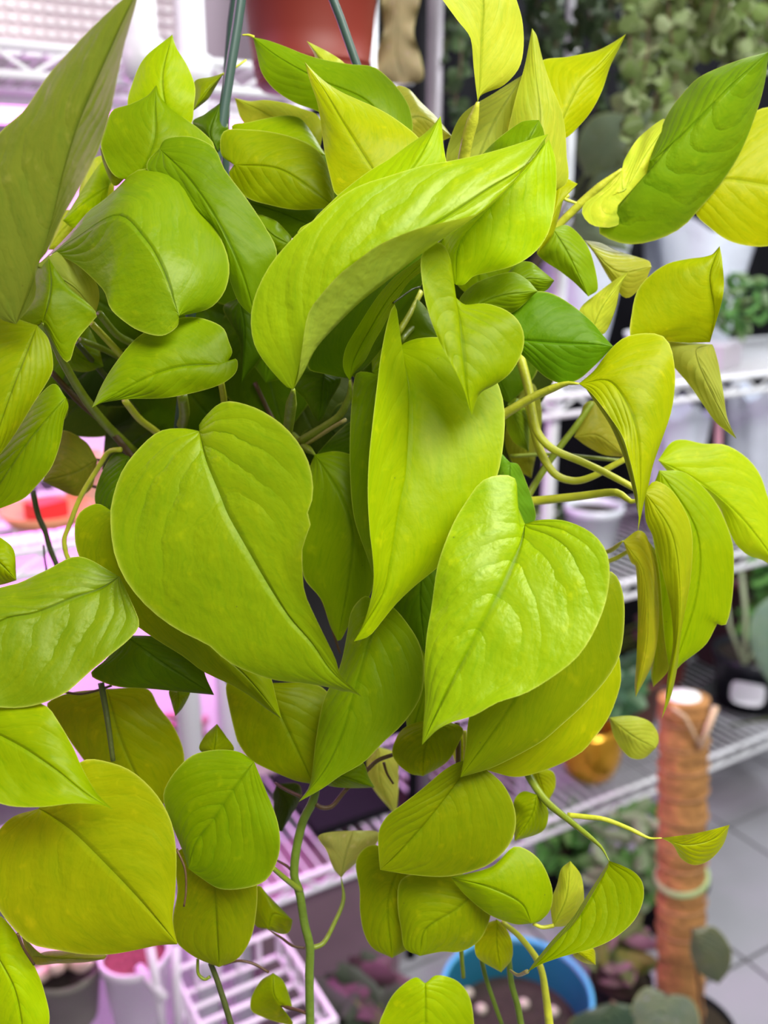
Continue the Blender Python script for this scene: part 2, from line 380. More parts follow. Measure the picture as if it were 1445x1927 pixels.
# hanging terracotta pot above
c = P(588, 172, .95)
HP = empty('hanging_flower_pot', c, 'terracotta red hanging pot above the pothos with a dried leaf', 'pot')
pr = [(0, 0), (.052, 0)]
for k in range(4): z = .004 + k * .006; pr += [(.056 + k * .0012, z), (.0572 + k * .0012, z + .002), (.0572 + k * .0012, z + .004), (.056 + k * .0012, z + .005)]
pr += [(.063, .05), (.074, .17), (.079, .17), (.08, .19), (.074, .19), (.072, .16)]
MB().lathe(c, pr, 48).obj('pot_body', TERRA, HP, smooth=True)
MB().lathe(c, [(.071, .165), (0, .17)], 28).obj('soil', plain('hanging_soil', (.03, .02, .012), .95), HP)
for k in range(3):
    a = 2.1 * k + .4; MB().tube([c + Vector((.078 * math.cos(a), .078 * math.sin(a), .185)), c + Vector((0, 0, .55))], .0015, 6).obj('hanger_wire', DK, HP)
DRY = leaf_material('dry_leaf_mat', trans=.1, rough=.7, vein=1.2, coat=0, mottle=1)
leaf(HP, 't', 93, '745,-60', '718,-20 722,60 708,100 716,150', '748,20 745,100', '790,-20 778,60 792,110 795,150', '760,158', db=1, dt=2, wave=.8, mat=DRY, name='dried_leaf', colr=(.25, .20, .12), label='crumpled dry tan leaf')
# posts behind, top centre
for lab, x, w_, mat, Y in [('slim black upright pole beside the terracotta hanging pot', 790, 26, DK, 1.38), ('grey metal upright pole beside the slim black pole', 817, 30, plain('grey_metal', (.30, .27, .30), .45, metal=.3), 1.42)]:
    q = ONY(x, 160, Y); d = (q - CAM).dot(RM @ Vector((0, 0, -1))); rr = w_ / 2 / F * d
    MBp = MB().tube([(q.x, Y, 0), (q.x, Y, 2.3)], rr, 16); tag(MBp.obj('upright_pole', mat, None, smooth=True, loc=(q.x, Y, 0)), lab, 'pole')
# ------------------------------------------------------------------ little-leaved hanging plants
def small_leaf_mesh(name, mat, lobes=True, ln=1.0, wd=.9):
    v = [(0, 0, 0)]; uv = [(.5, .3)]; n = 14
    for i in range(n):
        a = 2 * math.pi * i / n; r = .5 * (1 - .22 * math.cos(a) * 0 + (.12 if i == 0 else 0) - (.2 if i == n // 2 and lobes else 0))
        v.append((r * math.cos(a) * ln, r * math.sin(a) * wd, .10 * math.cos(2 * a) - .12)); uv.append((.5 + .5 * math.sin(a), .5 - .5 * math.cos(a)))
    f = [(0, i + 1, (i + 1) % n + 1) for i in range(n)]
    me = D.meshes.new(name); me.from_pydata(v, [], f); l = me.uv_layers.new()
    for lp in me.loops: l.data[lp.index].uv = uv[lp.vertex_index]
    me.shade_smooth(); me.materials.append(mat); return me
VAR = leaf_material('variegated_leaf', trans=.12, rough=.4, vein=2.2, coat=.1, mottle=1.2)
ROUND = small_leaf_mesh('leaf', VAR); LONG = small_leaf_mesh('leaf', VAR, ln=1.5, wd=.6)
def scatter_leaf(parent, me, p, s, col, out=None, rnd=random):
    o = D.objects.new('leaf', me); COL.objects.link(o); o.parent = parent; o.location = Vector(p) - origin(parent)
    nrm = (out if out is not None else (CAM - Vector(p)).normalized()) + Vector([rnd.uniform(-.7, .7) for _ in range(3)]) + Vector((0, 0, .35))
    q = nrm.to_track_quat('Z', 'X'); o.rotation_mode = 'QUATERNION'; o.rotation_quaternion = q @ Euler((0, 0, rnd.uniform(0, 6.3))).to_quaternion()
    o.scale = (s, s, s); k = rnd.uniform(.7, 1.25); o.color = (col[0] * k, col[1] * k, col[2] * k, 1); return o
def string_plant(label, top, strands, cols, sizes, d, n_per, seed, group=None):
    rnd = random.Random(seed); c = P(*top, d); R = empty('trailing_vine_plant', c, label, 'plant', group)
    MB().lathe(c, [(0, 0), (.07, 0), (.09, .12), (.096, .12), (.09, .11)], 32).obj('pot', DK, R, smooth=True)
    MB().lathe(c, [(.088, .105), (0, .115)], 24).obj('soil', plain('vine_soil', (.03, .02, .01), .95), R)
    for k in range(3):
        a = 2.1 * k; MB().tube([c + Vector((.09 * math.cos(a), .09 * math.sin(a), .115)), c + Vector((0, 0, .5))], .0015, 6).obj('hanger_wire', DK, R)
    for (x0, y0, x1, y1) in strands:
        n = max(3, int(n_per * abs(y1 - y0) / 100)); path = []
        dd0 = d + rnd.uniform(-.10, .12); ph = rnd.uniform(0, 6)
        for i in range(n + 1):
            t = i / n; path.append(P(x0 + (x1 - x0) * t + 10 * math.sin(ph + t * 5), y0 + (y1 - y0) * t, dd0 + .01 * math.sin(t * 7 + ph)))
        MB().tube([c + Vector((rnd.uniform(-.05, .05), rnd.uniform(-.05, .05), .11))] + path, .0011, 5).obj('strand', ST['b'], R, smooth=True)
        for i, p in enumerate(path):
            scatter_leaf(R, ROUND, p + Vector((rnd.uniform(-.012, .012), rnd.uniform(-.012, .012), rnd.uniform(-.005, .005))), rnd.uniform(*sizes), rnd.choice(cols), rnd=rnd)
    return R
rs = random.Random(3)
st1 = [(x + rs.uniform(-8, 8), -60, x + rs.uniform(-20, 20), y) for x, y in [(1180, 200), (1195, 330), (1215, 260), (1232, 180), (1250, 330), (1262, 240), (1285, 160), (1300, 130), (1320, 110), (1345, 100), (1370, 105), (1395, 95), (1420, 90), (1440, 110), (1330, 60), (1300, 60), (1360, 140), (1410, 130), (1450, 70), (1276, 300), (1225, 100)]]
string_plant('trailing plant of round grey green leaves hanging in curtains of strands', (1330, -230), st1, [(.22, .28, .14), (.30, .36, .21), (.17, .25, .08), (.10, .14, .05), (.13, .18, .07)], (.017, .026), 1.15, 8, 5)
st2 = [(x + rs.uniform(-8, 8), -60, x + rs.uniform(-20, 20), y) for x, y in [(842, 110), (860, 230), (875, 100), (1000, 120), (1010, 60), (1030, 130), (1050, 90), (1070, 110), (1090, 100), (1110, 70), (1130, 150), (1150, 100), (1168, 160), (1185, 140), (1140, 210), (1120, 60)]]
string_plant('dark trailing plant of small striped leaves beside the grey pole', (1050, -230), st2, [(.035, .06, .03), (.06, .10, .05), (.02, .04, .02)], (.018, .028), 1.47, 9, 6)
# ------------------------------------------------------------------ leafy pot plants behind
def bush(label, base, c, size, n, cols, sizes, seed, me=ROUND, potmat=None, pr=.07, ph=.10, cat='plant', name='potted_plant'):
    """pot standing at base (room point), foliage ball centred at c"""
    rnd = random.Random(seed); R = empty(name, base, label, cat); base = Vector(base); c = Vector(c)
    MB().lathe(base, [(0, 0), (pr * .75, 0), (pr * .97, ph * .88), (pr * 1.03, ph * .88), (pr * 1.03, ph), (pr * .95, ph), (pr * .93, ph * .9)], 32).obj('pot', potmat or DK, R, smooth=True)
    MB().lathe(base, [(pr * .94, ph * .9), (0, ph * .92)], 24).obj('soil', plain('bush_soil', (.03, .02, .01), .95, noise=.5, scale=100), R)
    for i in range(n):
        u = Vector([rnd.gauss(0, 1) for _ in range(3)]).normalized() * rnd.uniform(.35, 1) ** .5
        p = c + Vector([u[k] * size[k] for k in range(3)])
        lf = scatter_leaf(R, me, p, rnd.uniform(*sizes), rnd.choice(cols), rnd=rnd)
        if i % 3 == 0:
            q0 = base + Vector((rnd.uniform(-.3, .3) * pr, rnd.uniform(-.3, .3) * pr, ph * .9)); mid = (q0 + p) / 2 + Vector((0, 0, .02))
            MB().tube([q0, mid, p], .0014, 5).obj('stem', ST['v'], R, smooth=True)
    return R
GR = [(.10, .30, .07), (.16, .38, .10), (.07, .20, .05)]; VG = [(.25, .36, .20), (.35, .44, .28), (.12, .28, .08)]; DG = [(.05, .12, .06), (.07, .16, .09)]
q = ONZ(1180, 1720, 0); bush('bushy plant of pale mottled leaves on the floor behind the fibre pole', (1.42, 1.30 - .12, 0), P(1185, 1610, 1.95), (.09, .08, .13), 75, VG, (.035, .06), 1, LONG, pr=.08, ph=.13)
bush('green leafed plant in the dark under the lower wire shelf', (1.24, 1.42, 0), (1.27, 1.36, .15), (.10, .06, .07), 40, GR, (.035, .055), 2, LONG, pr=.08, ph=.12)
bush('low plant with pinkish purple leaves beside the blue pot', (1.15, 1.05, 0), P(1160, 1780, 1.78), (.075, .06, .05), 46, [(.32, .18, .24), (.14, .18, .07), (.22, .22, .06)], (.025, .05), 3, LONG, pr=.06, ph=.08)
bush('small green seedlings in a white pot on the upper wire shelf', (1.56, 1.52, 1.21), P(1385, 572, 1.98), (.08, .06, .065), 60, [(.10, .26, .07), (.05, .13, .04), (.2, .3, .16)], (.014, .032), 4, LONG, WHITE, .05, .07)
bush('dark green plant beside the white pot on the middle wire shelf', (1.19, 1.62, .805), P(1088, 990, 2.08), (.06, .03, .055), 40, DG + GR, (.03, .05), 5, LONG, DK, .05, .07)
bush('green and silver striped plant behind the gold pot', (1.33, 1.62, .29), P(1165, 1290, 2.16), (.07, .04, .07), 44, [(.08, .20, .10), (.20, .34, .22), (.05, .12, .07)], (.05, .08), 6, LONG, DK, .06, .09)
bush('leafy plant of dull purple leaves on the lower wire shelf', (1.62, 1.70, .29), P(1240, 1180, 2.40), (.06, .03, .06), 34, [(.14, .07, .09), (.06, .10, .05)], (.035, .06), 7, LONG, DK, .06, .09)
bush('green plant in a maroon pot behind the black nursery pot', (2.10, 1.66, .29), P(1450, 1125, 2.52), (.10, .05, .16), 50, GR, (.04, .07), 8, LONG, plain('maroon_plastic', (.09, .015, .03), .5), .09, .28)
bush('sprouting plant behind the pale plastic sleeves', (2.15, 1.66, .805), P(1455, 905, 2.5), (.05, .04, .05), 24, GR + DG, (.03, .05), 10, LONG, DK, .05, .07)
# big dull leaves hanging behind, upper right
RB = empty('rubber_plant', (1.08, 1.42, 1.212), 'dull grey green broad leaves behind the pothos tip', 'plant')
for a in [('1100,330', '1085,280 1110,225 1160,212', '1150,270', '1140,330 1190,300', '1205,235'), ('1170,300', '1120,330 1105,380', '1130,370', '1165,350 1150,400', '1112,425'), ('1080,395', '1075,430 1090,455', '1110,430', '1130,400 1170,440', '1185,475'), ('1195,215', '1205,260 1240,270', '1215,230', '1220,195', '1265,230')]:
    leaf(RB, 'd', 150, a[0], a[1], a[2], a[3], a[4], colr=(.13, .17, .12), mat=SMALL_LEAF)
rp = Vector((1.08, 1.42, 1.212)); MB().lathe(rp, [(0, 0), (.045, 0), (.06, .09), (.064, .09), (.058, .08)], 32).obj('pot', DK, RB, smooth=True)
MB().lathe(rp, [(.058, .08), (0, .084)], 24).obj('soil', plain('rubber_soil', (.03, .02, .01), .95), RB)
for q in ((1100, 330), (1170, 300), (1080, 395), (1195, 215)): MB().tube([rp + Vector((0, 0, .08)), rp + Vector((0, 0, .14)), P(*q, 1.504)], .0035, 6).obj('stem', ST['d'], RB, smooth=True)
# ------------------------------------------------------------------ things on the right rack
SLV = plain('clear_sleeve', (.75, .80, .92), .35, bump=.5, scale=25)
def sleeve(label, base, h, r0, r1, seed):
    rnd = random.Random(seed); v = []; f = []; n = 28; m_ = 10; ph = [rnd.uniform(0, 6) for _ in range(4)]
    for i in range(m_ + 1):
        t = i / m_
        for k in range(n):
            a = 2 * math.pi * k / n; r = (r0 + (r1 - r0) * t) * (1 + .10 * math.sin(3 * a + ph[0] + t * 2) + .06 * math.sin(7 * a + ph[1] + t * 4))
            v.append(Vector(base) + Vector((r * math.cos(a), r * math.sin(a), h * t + (.02 * math.sin(5 * a + ph[2]) if i == m_ else 0))))
    for i in range(m_):
        for k in range(n): f.append((i*n + k, i*n + (k+1) % n, (i+1)*n + (k+1) % n, (i+1)*n + k))
    f.append(tuple(range(n))[::-1])
    o = mesh_obj('plastic_sleeve', v, f, SLV, None, loc=base); tag(o, label, 'plastic sleeve'); return o
sleeve('crumpled white plastic sleeve on the middle shelf near the hanging leaf tip', (1.66, 1.5, .806), .30, .045, .075, 1)
sleeve('bluish white plastic sleeve at the far end of the middle shelf', (1.93, 1.48, .806), .32, .05, .085, 2)
sleeve('tall white plastic sleeve standing on the upper wire shelf', (1.44, 1.62, 1.211), .33, .06, .10, 3)
sleeve('pale open plastic sleeve behind the seedlings on the upper shelf', (1.78, 1.60, 1.211), .30, .09, .13, 4)
tag(MB().box((1.66, 1.42, 1.235), (.10, .09, .05), .3).obj('white_carton', PW, None, loc=(1.66, 1.42, 1.21)), 'small white carton beside the seedlings on the upper shelf', 'box')
PS = plain('pink_stick', (.75, .35, .45), .5)
tag(MB().tube([(1.74, 1.42, .806), (1.72, 1.44, 1.13)], .008, 8).obj('garden_stake', PS, None, loc=(1.74, 1.42, .806)), 'pink plastic stake leaning between the plastic sleeves', 'stake')
sleeve('pale plastic sleeve behind the yellow vines on the middle shelf', (1.07, 1.40, .806), .17, .035, .045, 6)
pot('white rounded pot behind the yellow hanging petioles', (1.34, 1.42, .806), .062, .13, plain('glossy_white', (.75, .78, .86), .15, coat=.5), .7)
GOLD = plain('gold_glaze', (.75, .38, .03), .22, metal=.7, noise=.15, scale=8)
c = ONZ(1110, 1434, .33); G = empty('gold_pot', (c.x, c.y, .29), 'round shiny gold pot on the lower wire shelf', 'pot')
MB().lathe((c.x, c.y, .29), [(0, 0), (.035, 0), (.056, .02), (.068, .055), (.070, .085), (.062, .125), (.052, .14), (.047, .135), (.058, .09)], 40).obj('pot_body', GOLD, G, smooth=True)
MB().lathe((c.x, c.y, .29), [(.055, .09), (0, .095)], 24).obj('soil', plain('gold_pot_soil', (.03, .02, .01), .95), G)
BP = plain('black_nursery_plastic', (.02, .022, .03), .3)
c0 = ONZ(1428, 1385, .30); YP = 1.43; c0 = ONY(1402, 1340, YP); R = pot('black nursery pot with a white label on the lower shelf', (c0.x, YP, .30), .10, .145, BP, .8)
MB().lathe((c0.x, YP, .29), [(0, 0), (.10, 0), (.115, .022), (.112, .022), (.098, .004)], 40).obj('saucer', plain('smoky_plastic', (.10, .10, .11), .2), R, smooth=True)
dirv = Vector((CAM.x - c0.x, CAM.y - YP, 0)).normalized(); lc = Vector((c0.x, YP, .365)) + dirv * .0945
ax = Vector((-dirv.y, dirv.x, 0)); v = []; n = 24
for s_ in (0, .0015):
    for k in range(n):
        a = 2 * math.pi * k / n; cx = abs(math.cos(a)) ** .5 * math.copysign(1, math.cos(a)) * .042; cz = abs(math.sin(a)) ** .5 * math.copysign(1, math.sin(a)) * .032
        v.append(lc + ax * cx + Vector((0, 0, cz)) + dirv * (s_ + .004 - cx * cx * 5))
f = [tuple(range(n)), tuple(range(n, 2 * n))] + [(k, (k + 1) % n, n + (k + 1) % n, n + k) for k in range(n)]
mesh_obj('pot_label', v, f, plain('white_label', (.88, .9, .95), .4), R, smooth=False).__setitem__('label', 'blank white sticker')
for k, (x, y, z, y2) in enumerate([(1395, 1075, 0, 1235), (1365, 1120, 0, 1240), (1430, 1160, 0, 1240)]):
    MB().tube([P(x, y, 2.25), P(x + 8, (y + y2) / 2, 2.24), P(1400, y2 + 10, 2.22)], .006 - k * .0012, 7).obj('stalk', plain('pale_stalk', (.35, .42, .24), .6), R, smooth=True)
pot('terracotta pot half hidden behind the black nursery pot', (1.86, 1.65, .29), .072, .16, TERRA, .8)
pot('reddish brown pot on the lower shelf behind the thin leaf tip', (1.62, 1.52, .29), .07, .13, plain('brown_plastic', (.16, .05, .03), .5), .8)
SG = empty('silver_leaf_plant', P(1440, 1300, 1.95), 'cool grey green striped leaf leaning in beside the black nursery pot', 'plant')
leaf(SG, 'd', 196, '1450,1290', '1425,1250 1410,1200 1420,1150', '1450,1200', '1500,1250 1500,1180', '1460,1115', colr=(.18, .27, .22), mat=VAR)
MB().tube([P(1450, 1290, 1.98), P(1520, 1340, 1.98), (1.80, 1.36, .30)], .003, 6).obj('stem', ST['v'], SG)
# ------------------------------------------------------------------ fibre pole and its silver-leaved climber
top = P(1287, 1312, 1.60); bot = ONZ(1278, 2010, .0); axis = (bot - top); Lp_ = axis.length
FP = empty('moss_pole', bot, 'tall coir wrapped pole tied with pale green string over the tiles', 'plant pole')
n = 110; prof = []; rnd = random.Random(2)
for i in range(n + 1):
    t = i / n; prof.append((.0415 * (1 + .05 * math.sin(t * 70) + .03 * math.sin(t * 190 + 1) + rnd.uniform(-.012, .012)) * (1.12 if i == n else 1), Lp_ * (1 - t)))
prof = [(0, Lp_ + .0)] + [(.02, Lp_)] + prof
FIB = plain('coir_fibre', (.42, .20, .06), .9, noise=.6, scale=55, bump=1.0)
MB().lathe(bot, prof, 36, axis=-axis).obj('fibre_wrap', FIB, FP, smooth=True)
MB().lathe(top - axis.normalized() * -.004, [(.0, .012), (.026, .010), (.03, 0), (.028, -.02)], 24, axis=-axis).obj('pipe_end', plain('white_pipe', (.9, .88, .85), .4), FP, smooth=True)
def ring(cpt, r, tilt, mat, rr, name, turns=1):
    up = -axis.normalized(); e1 = up.orthogonal().normalized(); e2 = up.cross(e1); p = []
    for k in range(int(28 * turns) + 1):
        a = 2 * math.pi * k / 28; p.append(cpt + e1 * math.cos(a) * r + e2 * math.sin(a) * r + up * (tilt * math.sin(a + 2) + .004 * k / 28))
    return MB().tube(p, rr, 6).obj(name, mat, FP, smooth=True)
GT = plain('green_string', (.38, .50, .22), .6); TT = plain('jute_string', (.42, .22, .09), .8); TE = plain('pale_twine', (.60, .42, .26), .8)
ring(top + axis * .47, .0445, .010, GT, .004, 'string_tie', 2.0)
for t_ in (.05, .11, .17, .235, .30, .37, .42, .53, .60): ring(top + axis * t_, .0435, .004, TT, .0018, 'twine')
a0 = P(1318, 1405, 1.555); MB().tube([a0, P(1332, 1370, 1.55), P(1347, 1330, 1.56)], .0055, 7).obj('twine_end', TE, FP, smooth=True)
MB().tube([P(1265, 1332, 1.55), P(1290, 1350, 1.545), a0], .003, 6).obj('twine_end', TE, FP, smooth=True)
MB().lathe((bot.x, bot.y, 0), [(0, 0), (.07, 0), (.09, .10), (.094, .10), (.088, .09)], 36).obj('pot', DK, FP, smooth=True)
MB().lathe((bot.x, bot.y, 0), [(.088, .088), (0, .09)], 24).obj('soil', plain('pole_soil', (.03, .02, .01), .95), FP)
SV = leaf_material('silver_leaf', trans=.08, rough=.3, vein=3, coat=.3, mottle=2)
SP = empty('silver_leaf_climber', (bot.x - .05, bot.y - .09, 0), 'climber with silvery spotted leaves around the foot of the fibre pole', 'plant')
for a, cc in [(('1302,1748', '1298,1790 1315,1830', '1330,1800', '1345,1745 1375,1785 1372,1825', '1352,1852'), (.10, .11, .08)), (('1255,1870', '1215,1858 1190,1890 1192,1930', '1235,1930', '1300,1880 1318,1925 1300,1960', '1235,1990'), (.17, .20, .17)),
              (('1150,1885', '1110,1900 1070,1925 1090,1970', '1130,1940', '1200,1900 1200,1950', '1140,2010'), (.05, .08, .06))]:
    leaf(SP, 'd', 146, *a, colr=cc, mat=SV)
s0 = Vector((bot.x - .05, bot.y - .09, 0))
for q in ((1302, 1748), (1255, 1870), (1150, 1885)): MB().tube([s0 + Vector((0, 0, .02)), s0 + Vector((0, 0, .15)), P(*q, 1.475)], .003, 6).obj('stem', ST['b'], SP, smooth=True)
# ------------------------------------------------------------------ blue pot
c = ONZ(972, 1872, .24); BL = plain('shaded_blue_plastic', (.012, .12, .19), .35)  # pot body: shade put into the blue, darker than its rim
r = .127; B = empty('blue_pot', (c.x, c.y, 0), 'large blue plastic pot of dark soil on the floor', 'pot')
MB().lathe((c.x, c.y, 0), [(0, 0), (r * .7, 0), (r * .72, .01), (r * .96, .225), (r * 1.0, .232), (r * 1.02, .24), (r * .99, .247), (r * .95, .240), (r * .88, .15)], 56).obj('pot_body', BL, B, smooth=True)
MB().lathe((c.x, c.y, 0), [(r * .91, .17), (r * .5, .175), (0, .172)], 40).obj('soil', plain('blue_pot_soil', (.035, .022, .016), .95, noise=.7, scale=90, bump=1.2), B, smooth=True)
MB().lathe((c.x, c.y, 0), [(r * .975, .238), (r * 1.03, .241), (r * 1.03, .249), (r * .975, .249), (r * .975, .238)], 56).obj('rim', plain('lit_blue_plastic', (.10, .42, .66), .3), B, smooth=True)  # rim: lighter copy of the same blue, coloured as lit
for k, (x, y) in enumerate([(905, 1900), (1040, 1905), (880, 1870), (985, 1890)]):
    q = ONZ(x, y, .178); MB().lathe(q, [(0, -.008), (.010, -.004), (.011, .004), (.006, .009), (0, .010)], 9).obj('pebble', plain('pale_pebble', (.5, .42, .34), .8), B, smooth=True)
# ------------------------------------------------------------------ things on the pink rack
LS = .376
c = ONZ(135, 1915, LS); R = pot('grey brown pot holding a pink rosette succulent on the bottom shelf', (c.x, c.y, LS), .052, .10, plain('grey_clay', (.22, .21, .17), .7, noise=.2), .75, cat='plant', name='succulent_pot')
PKL = plain('pink_succulent', (.85, .62, .52), .5)
rnd = random.Random(9)
for k in range(13):
    a = k * 2.4; l = .036 + .0028 * k; e = .95 - k * .06; b0 = Vector((c.x, c.y, LS + .105)); dr = Vector((math.cos(a) * math.cos(e), math.sin(a) * math.cos(e), math.sin(e)))
    MB().tube([b0, b0 + dr * l * .35, b0 + dr * l * .7, b0 + dr * l + Vector((0, 0, .006)), b0 + dr * (l * 1.12) + Vector((0, 0, .008))], [.005, .011, .012, .007, .001], 8).obj('leaf', PKL, R, smooth=True)
# white cup of reddish soil in a stand
c = ONZ(272, 1935, LS + .0); PL2 = plain('white_pot_plastic', (.85, .78, .86), .35)
R = pot('white pot of reddish soil with white straps on the bottom shelf', (c.x, c.y + .02, LS), .050, .125, PL2, .75, soil=(.25, .05, .07), name='strapped_pot')
for x0, x1 in ((282, 310), (330, 338)):
    MB().tube([P(x0, 1782, 1.30), P((x0 + x1) / 2 - 2, 1850, 1.29), P(x1, 1960, 1.30)], .0065, 8).obj('strap', PL2, R, smooth=True)
MB().tube([P(262, 1822, 1.32), P(285, 1850, 1.29), P(312, 1880, 1.285)], .007, 8).obj('strap', PL2, R, smooth=True)
# white grid crate
c = ONZ(432, 1925, LS); X0, Y0 = c.x + .03, c.y - .02
R = empty('grid_crate', (X0, Y0, LS), 'white plastic grid crate on the bottom shelf of the pink rack', 'crate')
def bars(name, l):
    for a, b_ in l: MB().tube([a, b_], .0042, 6).obj(name, PL2, R)
wx, wy, hh = .17, .20, .055
for z in (LS + .006, LS + hh):
    bars('rail', [((X0 - wx/2, Y0 - wy/2, z), (X0 + wx/2, Y0 - wy/2, z)), ((X0 + wx/2, Y0 - wy/2, z), (X0 + wx/2, Y0 + wy/2, z)), ((X0 + wx/2, Y0 + wy/2, z), (X0 - wx/2, Y0 + wy/2, z)), ((X0 - wx/2, Y0 + wy/2, z), (X0 - wx/2, Y0 - wy/2, z))])
for k in range(6):
    x = X0 - wx/2 + wx * k / 5; bars('upright', [((x, Y0 - wy/2, LS + .004), (x, Y0 - wy/2, LS + hh)), ((x, Y0 + wy/2, LS + .004), (x, Y0 + wy/2, LS + hh))])
for k in range(1, 6):
    y = Y0 - wy/2 + wy * k / 6; bars('upright', [((X0 - wx/2, y, LS + .004), (X0 - wx/2, y, LS + hh)), ((X0 + wx/2, y, LS + .004), (X0 + wx/2, y, LS + hh))]); bars('rail', [((X0 - wx/2, y, LS + .006), (X0 + wx/2, y, LS + .006))])
# pots in the middle of the pink rack
tag(MB().box((.66, 1.42, .15), (.30, .16, .30)).obj('storage_bin', plain('mauve_bin', (.22, .14, .17), .5, noise=.3, scale=8), None, loc=(.66, 1.42, 0)), 'dull mauve bin on the floor beneath the pink lit bottom shelf', 'bin')
tag(MB().box((1.14, 1.62, .11), (.26, .14, .22)).obj('dark_filler_box', plain('dark_maroon_filler', (.05, .012, .02), .5), None, loc=(1.14, 1.62, 0)), 'dark maroon box added to darken the floor under the right wire shelf', 'crate')  # box added to darken the floor and wall seen under the shelf
c = ONZ(365, 1440, LS); bush('small plant of dark red leaves in a white pot on the bottom pink shelf', (c.x, 1.55, LS), P(350, 1365, 1.66), (.035, .03, .03), 26, [(.30, .03, .08), (.20, .05, .10), (.5, .2, .3)], (.02, .03), 12, LONG, PL2, .05, .09)
MP = 1.076
c = ONY(165, 900, 1.5); pot('peach coloured pot on the middle shelf of the pink rack', (ONY(158, 900, 1.48).x, 1.48, MP), .034, .085, plain('peach_clay', (.80, .50, .30), .7), .85)
q = ONY(85, 940, 1.42); t_ = empty('clay_saucer', (q.x, 1.42, MP), 'orange clay saucer holding a red seed tray on the middle shelf', 'saucer')
MB().lathe((q.x, 1.42, MP), [(0, 0), (.055, 0), (.07, .02), (.066, .02), (.052, .004), (0, .004)], 36).obj('dish', plain('orange_clay', (.62, .28, .12), .7), t_, smooth=True)
MB().box((q.x + .0, 1.42, MP + .018), (.05, .04, .026), .4).obj('red_tray', plain('red_plastic', (.55, .03, .03), .4), t_)
# flat trays on the bottom shelf, centre
q = ONZ(680, 1565, LS); tag(MB().box((q.x, 1.49, LS + .010), (.17, .22, .018), 0).obj('seed_tray', DK, None, loc=(q.x, 1.5, LS)), 'flat black seed tray on the bottom shelf of the pink rack', 'tray')
q = ONZ(630, 1500, LS); tag(MB().box((q.x - .06, 1.665, LS + .05), (.18, .06, .10), 0).obj('storage_box', plain('beige_box', (.60, .52, .50), .6), None, loc=(q.x - .06, 1.665, LS)), 'pale beige box behind the black seed tray', 'box')
pot('small white pot beside the beige box on the bottom shelf', (.50, 1.50, LS), .042, .08, PL2, .8)
bush('dark plant on the floor beneath the pink rack', (.66, 1.0, 0), P(690, 1885, 1.6), (.07, .05, .04), 36, [(.05, .07, .05), (.12, .06, .09)], (.05, .08), 13, LONG, DK, .06, .09)

# ------------------------------------------------------------------ the hanging pothos
PL = empty('hanging_pothos', P(620, 800, .56), 'large chartreuse heart-leaved trailing plant in a dark hanging pot on green wires', 'plant')
Q = lambda *a, **k: leaf(PL, *a, **k)
# front leaves
Q('l', 39.0, '375,811', '373,803 384,786 420,756 469,763 514,786 549,817 576,858 588,900 589,934 587,944 579,956 580,969 586,981 580,1000 569,1031 569,1066 573,1114 594,1163 614,1204 632,1242 640,1270 656,1287',
  '387,865 415,934 429,969 464,1031 504,1100 545,1163 587,1211 625,1265',
  '346,806 301,811 263,842 228,889 209,950 208,986 214,1038 235,1090 277,1142 332,1184 394,1215 429,1246 504,1277 573,1286 621,1294 642,1301 661,1303', '682,1312', mat='S', db=2.6, dt=1.2, eL=-.5, eR=.9)
Q('b', 38.6, '988,986', '978,962 969,937 973,907 961,895 932,895 904,907 881,938 857,976 836,1025 822,1070 812,1142 803,1194 798,1263 800,1315 796,1367',
  '980,1022 953,1085 924,1143 891,1205 850,1282 817,1350',
  '1015,978 1064,980 1114,1003 1142,1040 1147,1085 1138,1139 1114,1196 1085,1238 1044,1271 990,1304 936,1322 891,1347 850,1359 822,1374', '794,1402', mat='G', db=2.6, dt=1.0, eL=.9, eR=-.9)
Q('b', 41.2, '751,654', '750,620 748,590 741,571 729,606 717,665 710,720 701,796 694,865 692,935 696,1004 701,1045 703,1094 694,1142 682,1178',
  '760,685 770,744 768,830 763,900 756,930 746,986 735,1056 720,1120',
  '763,644 790,636 835,636 885,660 925,700 945,745 950,800 940,880 915,950 880,1010 820,1071 791,1094 767,1115 743,1139 718,1170 694,1198', '666,1207', db=3.0, dt=.4, eL=-1.3, eR=.9, mexp=1.0)
Q('g', 44.0, '712,705', '690,700 670,703 663,744 659,800 658,865 661,935 667,978 677,1010 694,1056', '712,780 712,900 712,1000', '740,720 760,800 760,900 745,1000', '706,1100', db=1.5, dt=1, eL=.8)
Q('l', 39.3, '858,560', '853,530 848,490 834,460 812,456 792,485 798,554 812,606 832,654 857,699 874,737 882,765', '864,600 870,658 877,727 883,760',
  '875,573 912,571 949,582 974,602 986,631 982,664 961,701 932,724 906,738 896,755', '888,782', db=1.4, dt=.6, eL=-.3, eR=.7, mexp=1.0)
Q('b', 37.6, '552,733', None, None, None, '1032,252', mat='G', db=3, dt=2.6, rails=[
  (0, '540,729 518,706 493,675 478,647 472,613 474,578 486,540 504,505 521,481 549,450 572,428 594,412 635,374 677,349 729,332 798,311 846,303 907,290 970,272 1014,257', .7),
  (.42, '556,705 562,665 575,615 592,555 640,490 735,445 800,415 853,384 912,348 996,304', .25),
  (.74, '572,700 594,658 625,623 677,571 729,530 781,488 826,455 870,425 907,396 930,377 965,344 992,308', .35),
  (1, '560,712 568,660 580,590 608,550 640,515 670,492 711,462 781,432 850,415 900,402 925,380 965,344 990,308', -1.2)],
  pet=('548,760 543,800 535,850', 50, 24, 18, 'g'))
Q('b', 40.5, '640,500', '560,440 590,415 594,408 621,382 642,362 694,322 729,301 763,276 798,252 818,232', '700,400 780,310', '720,480 800,400 841,320 838,295 834,270 832,242', '829,218', db=1, dt=1.5)
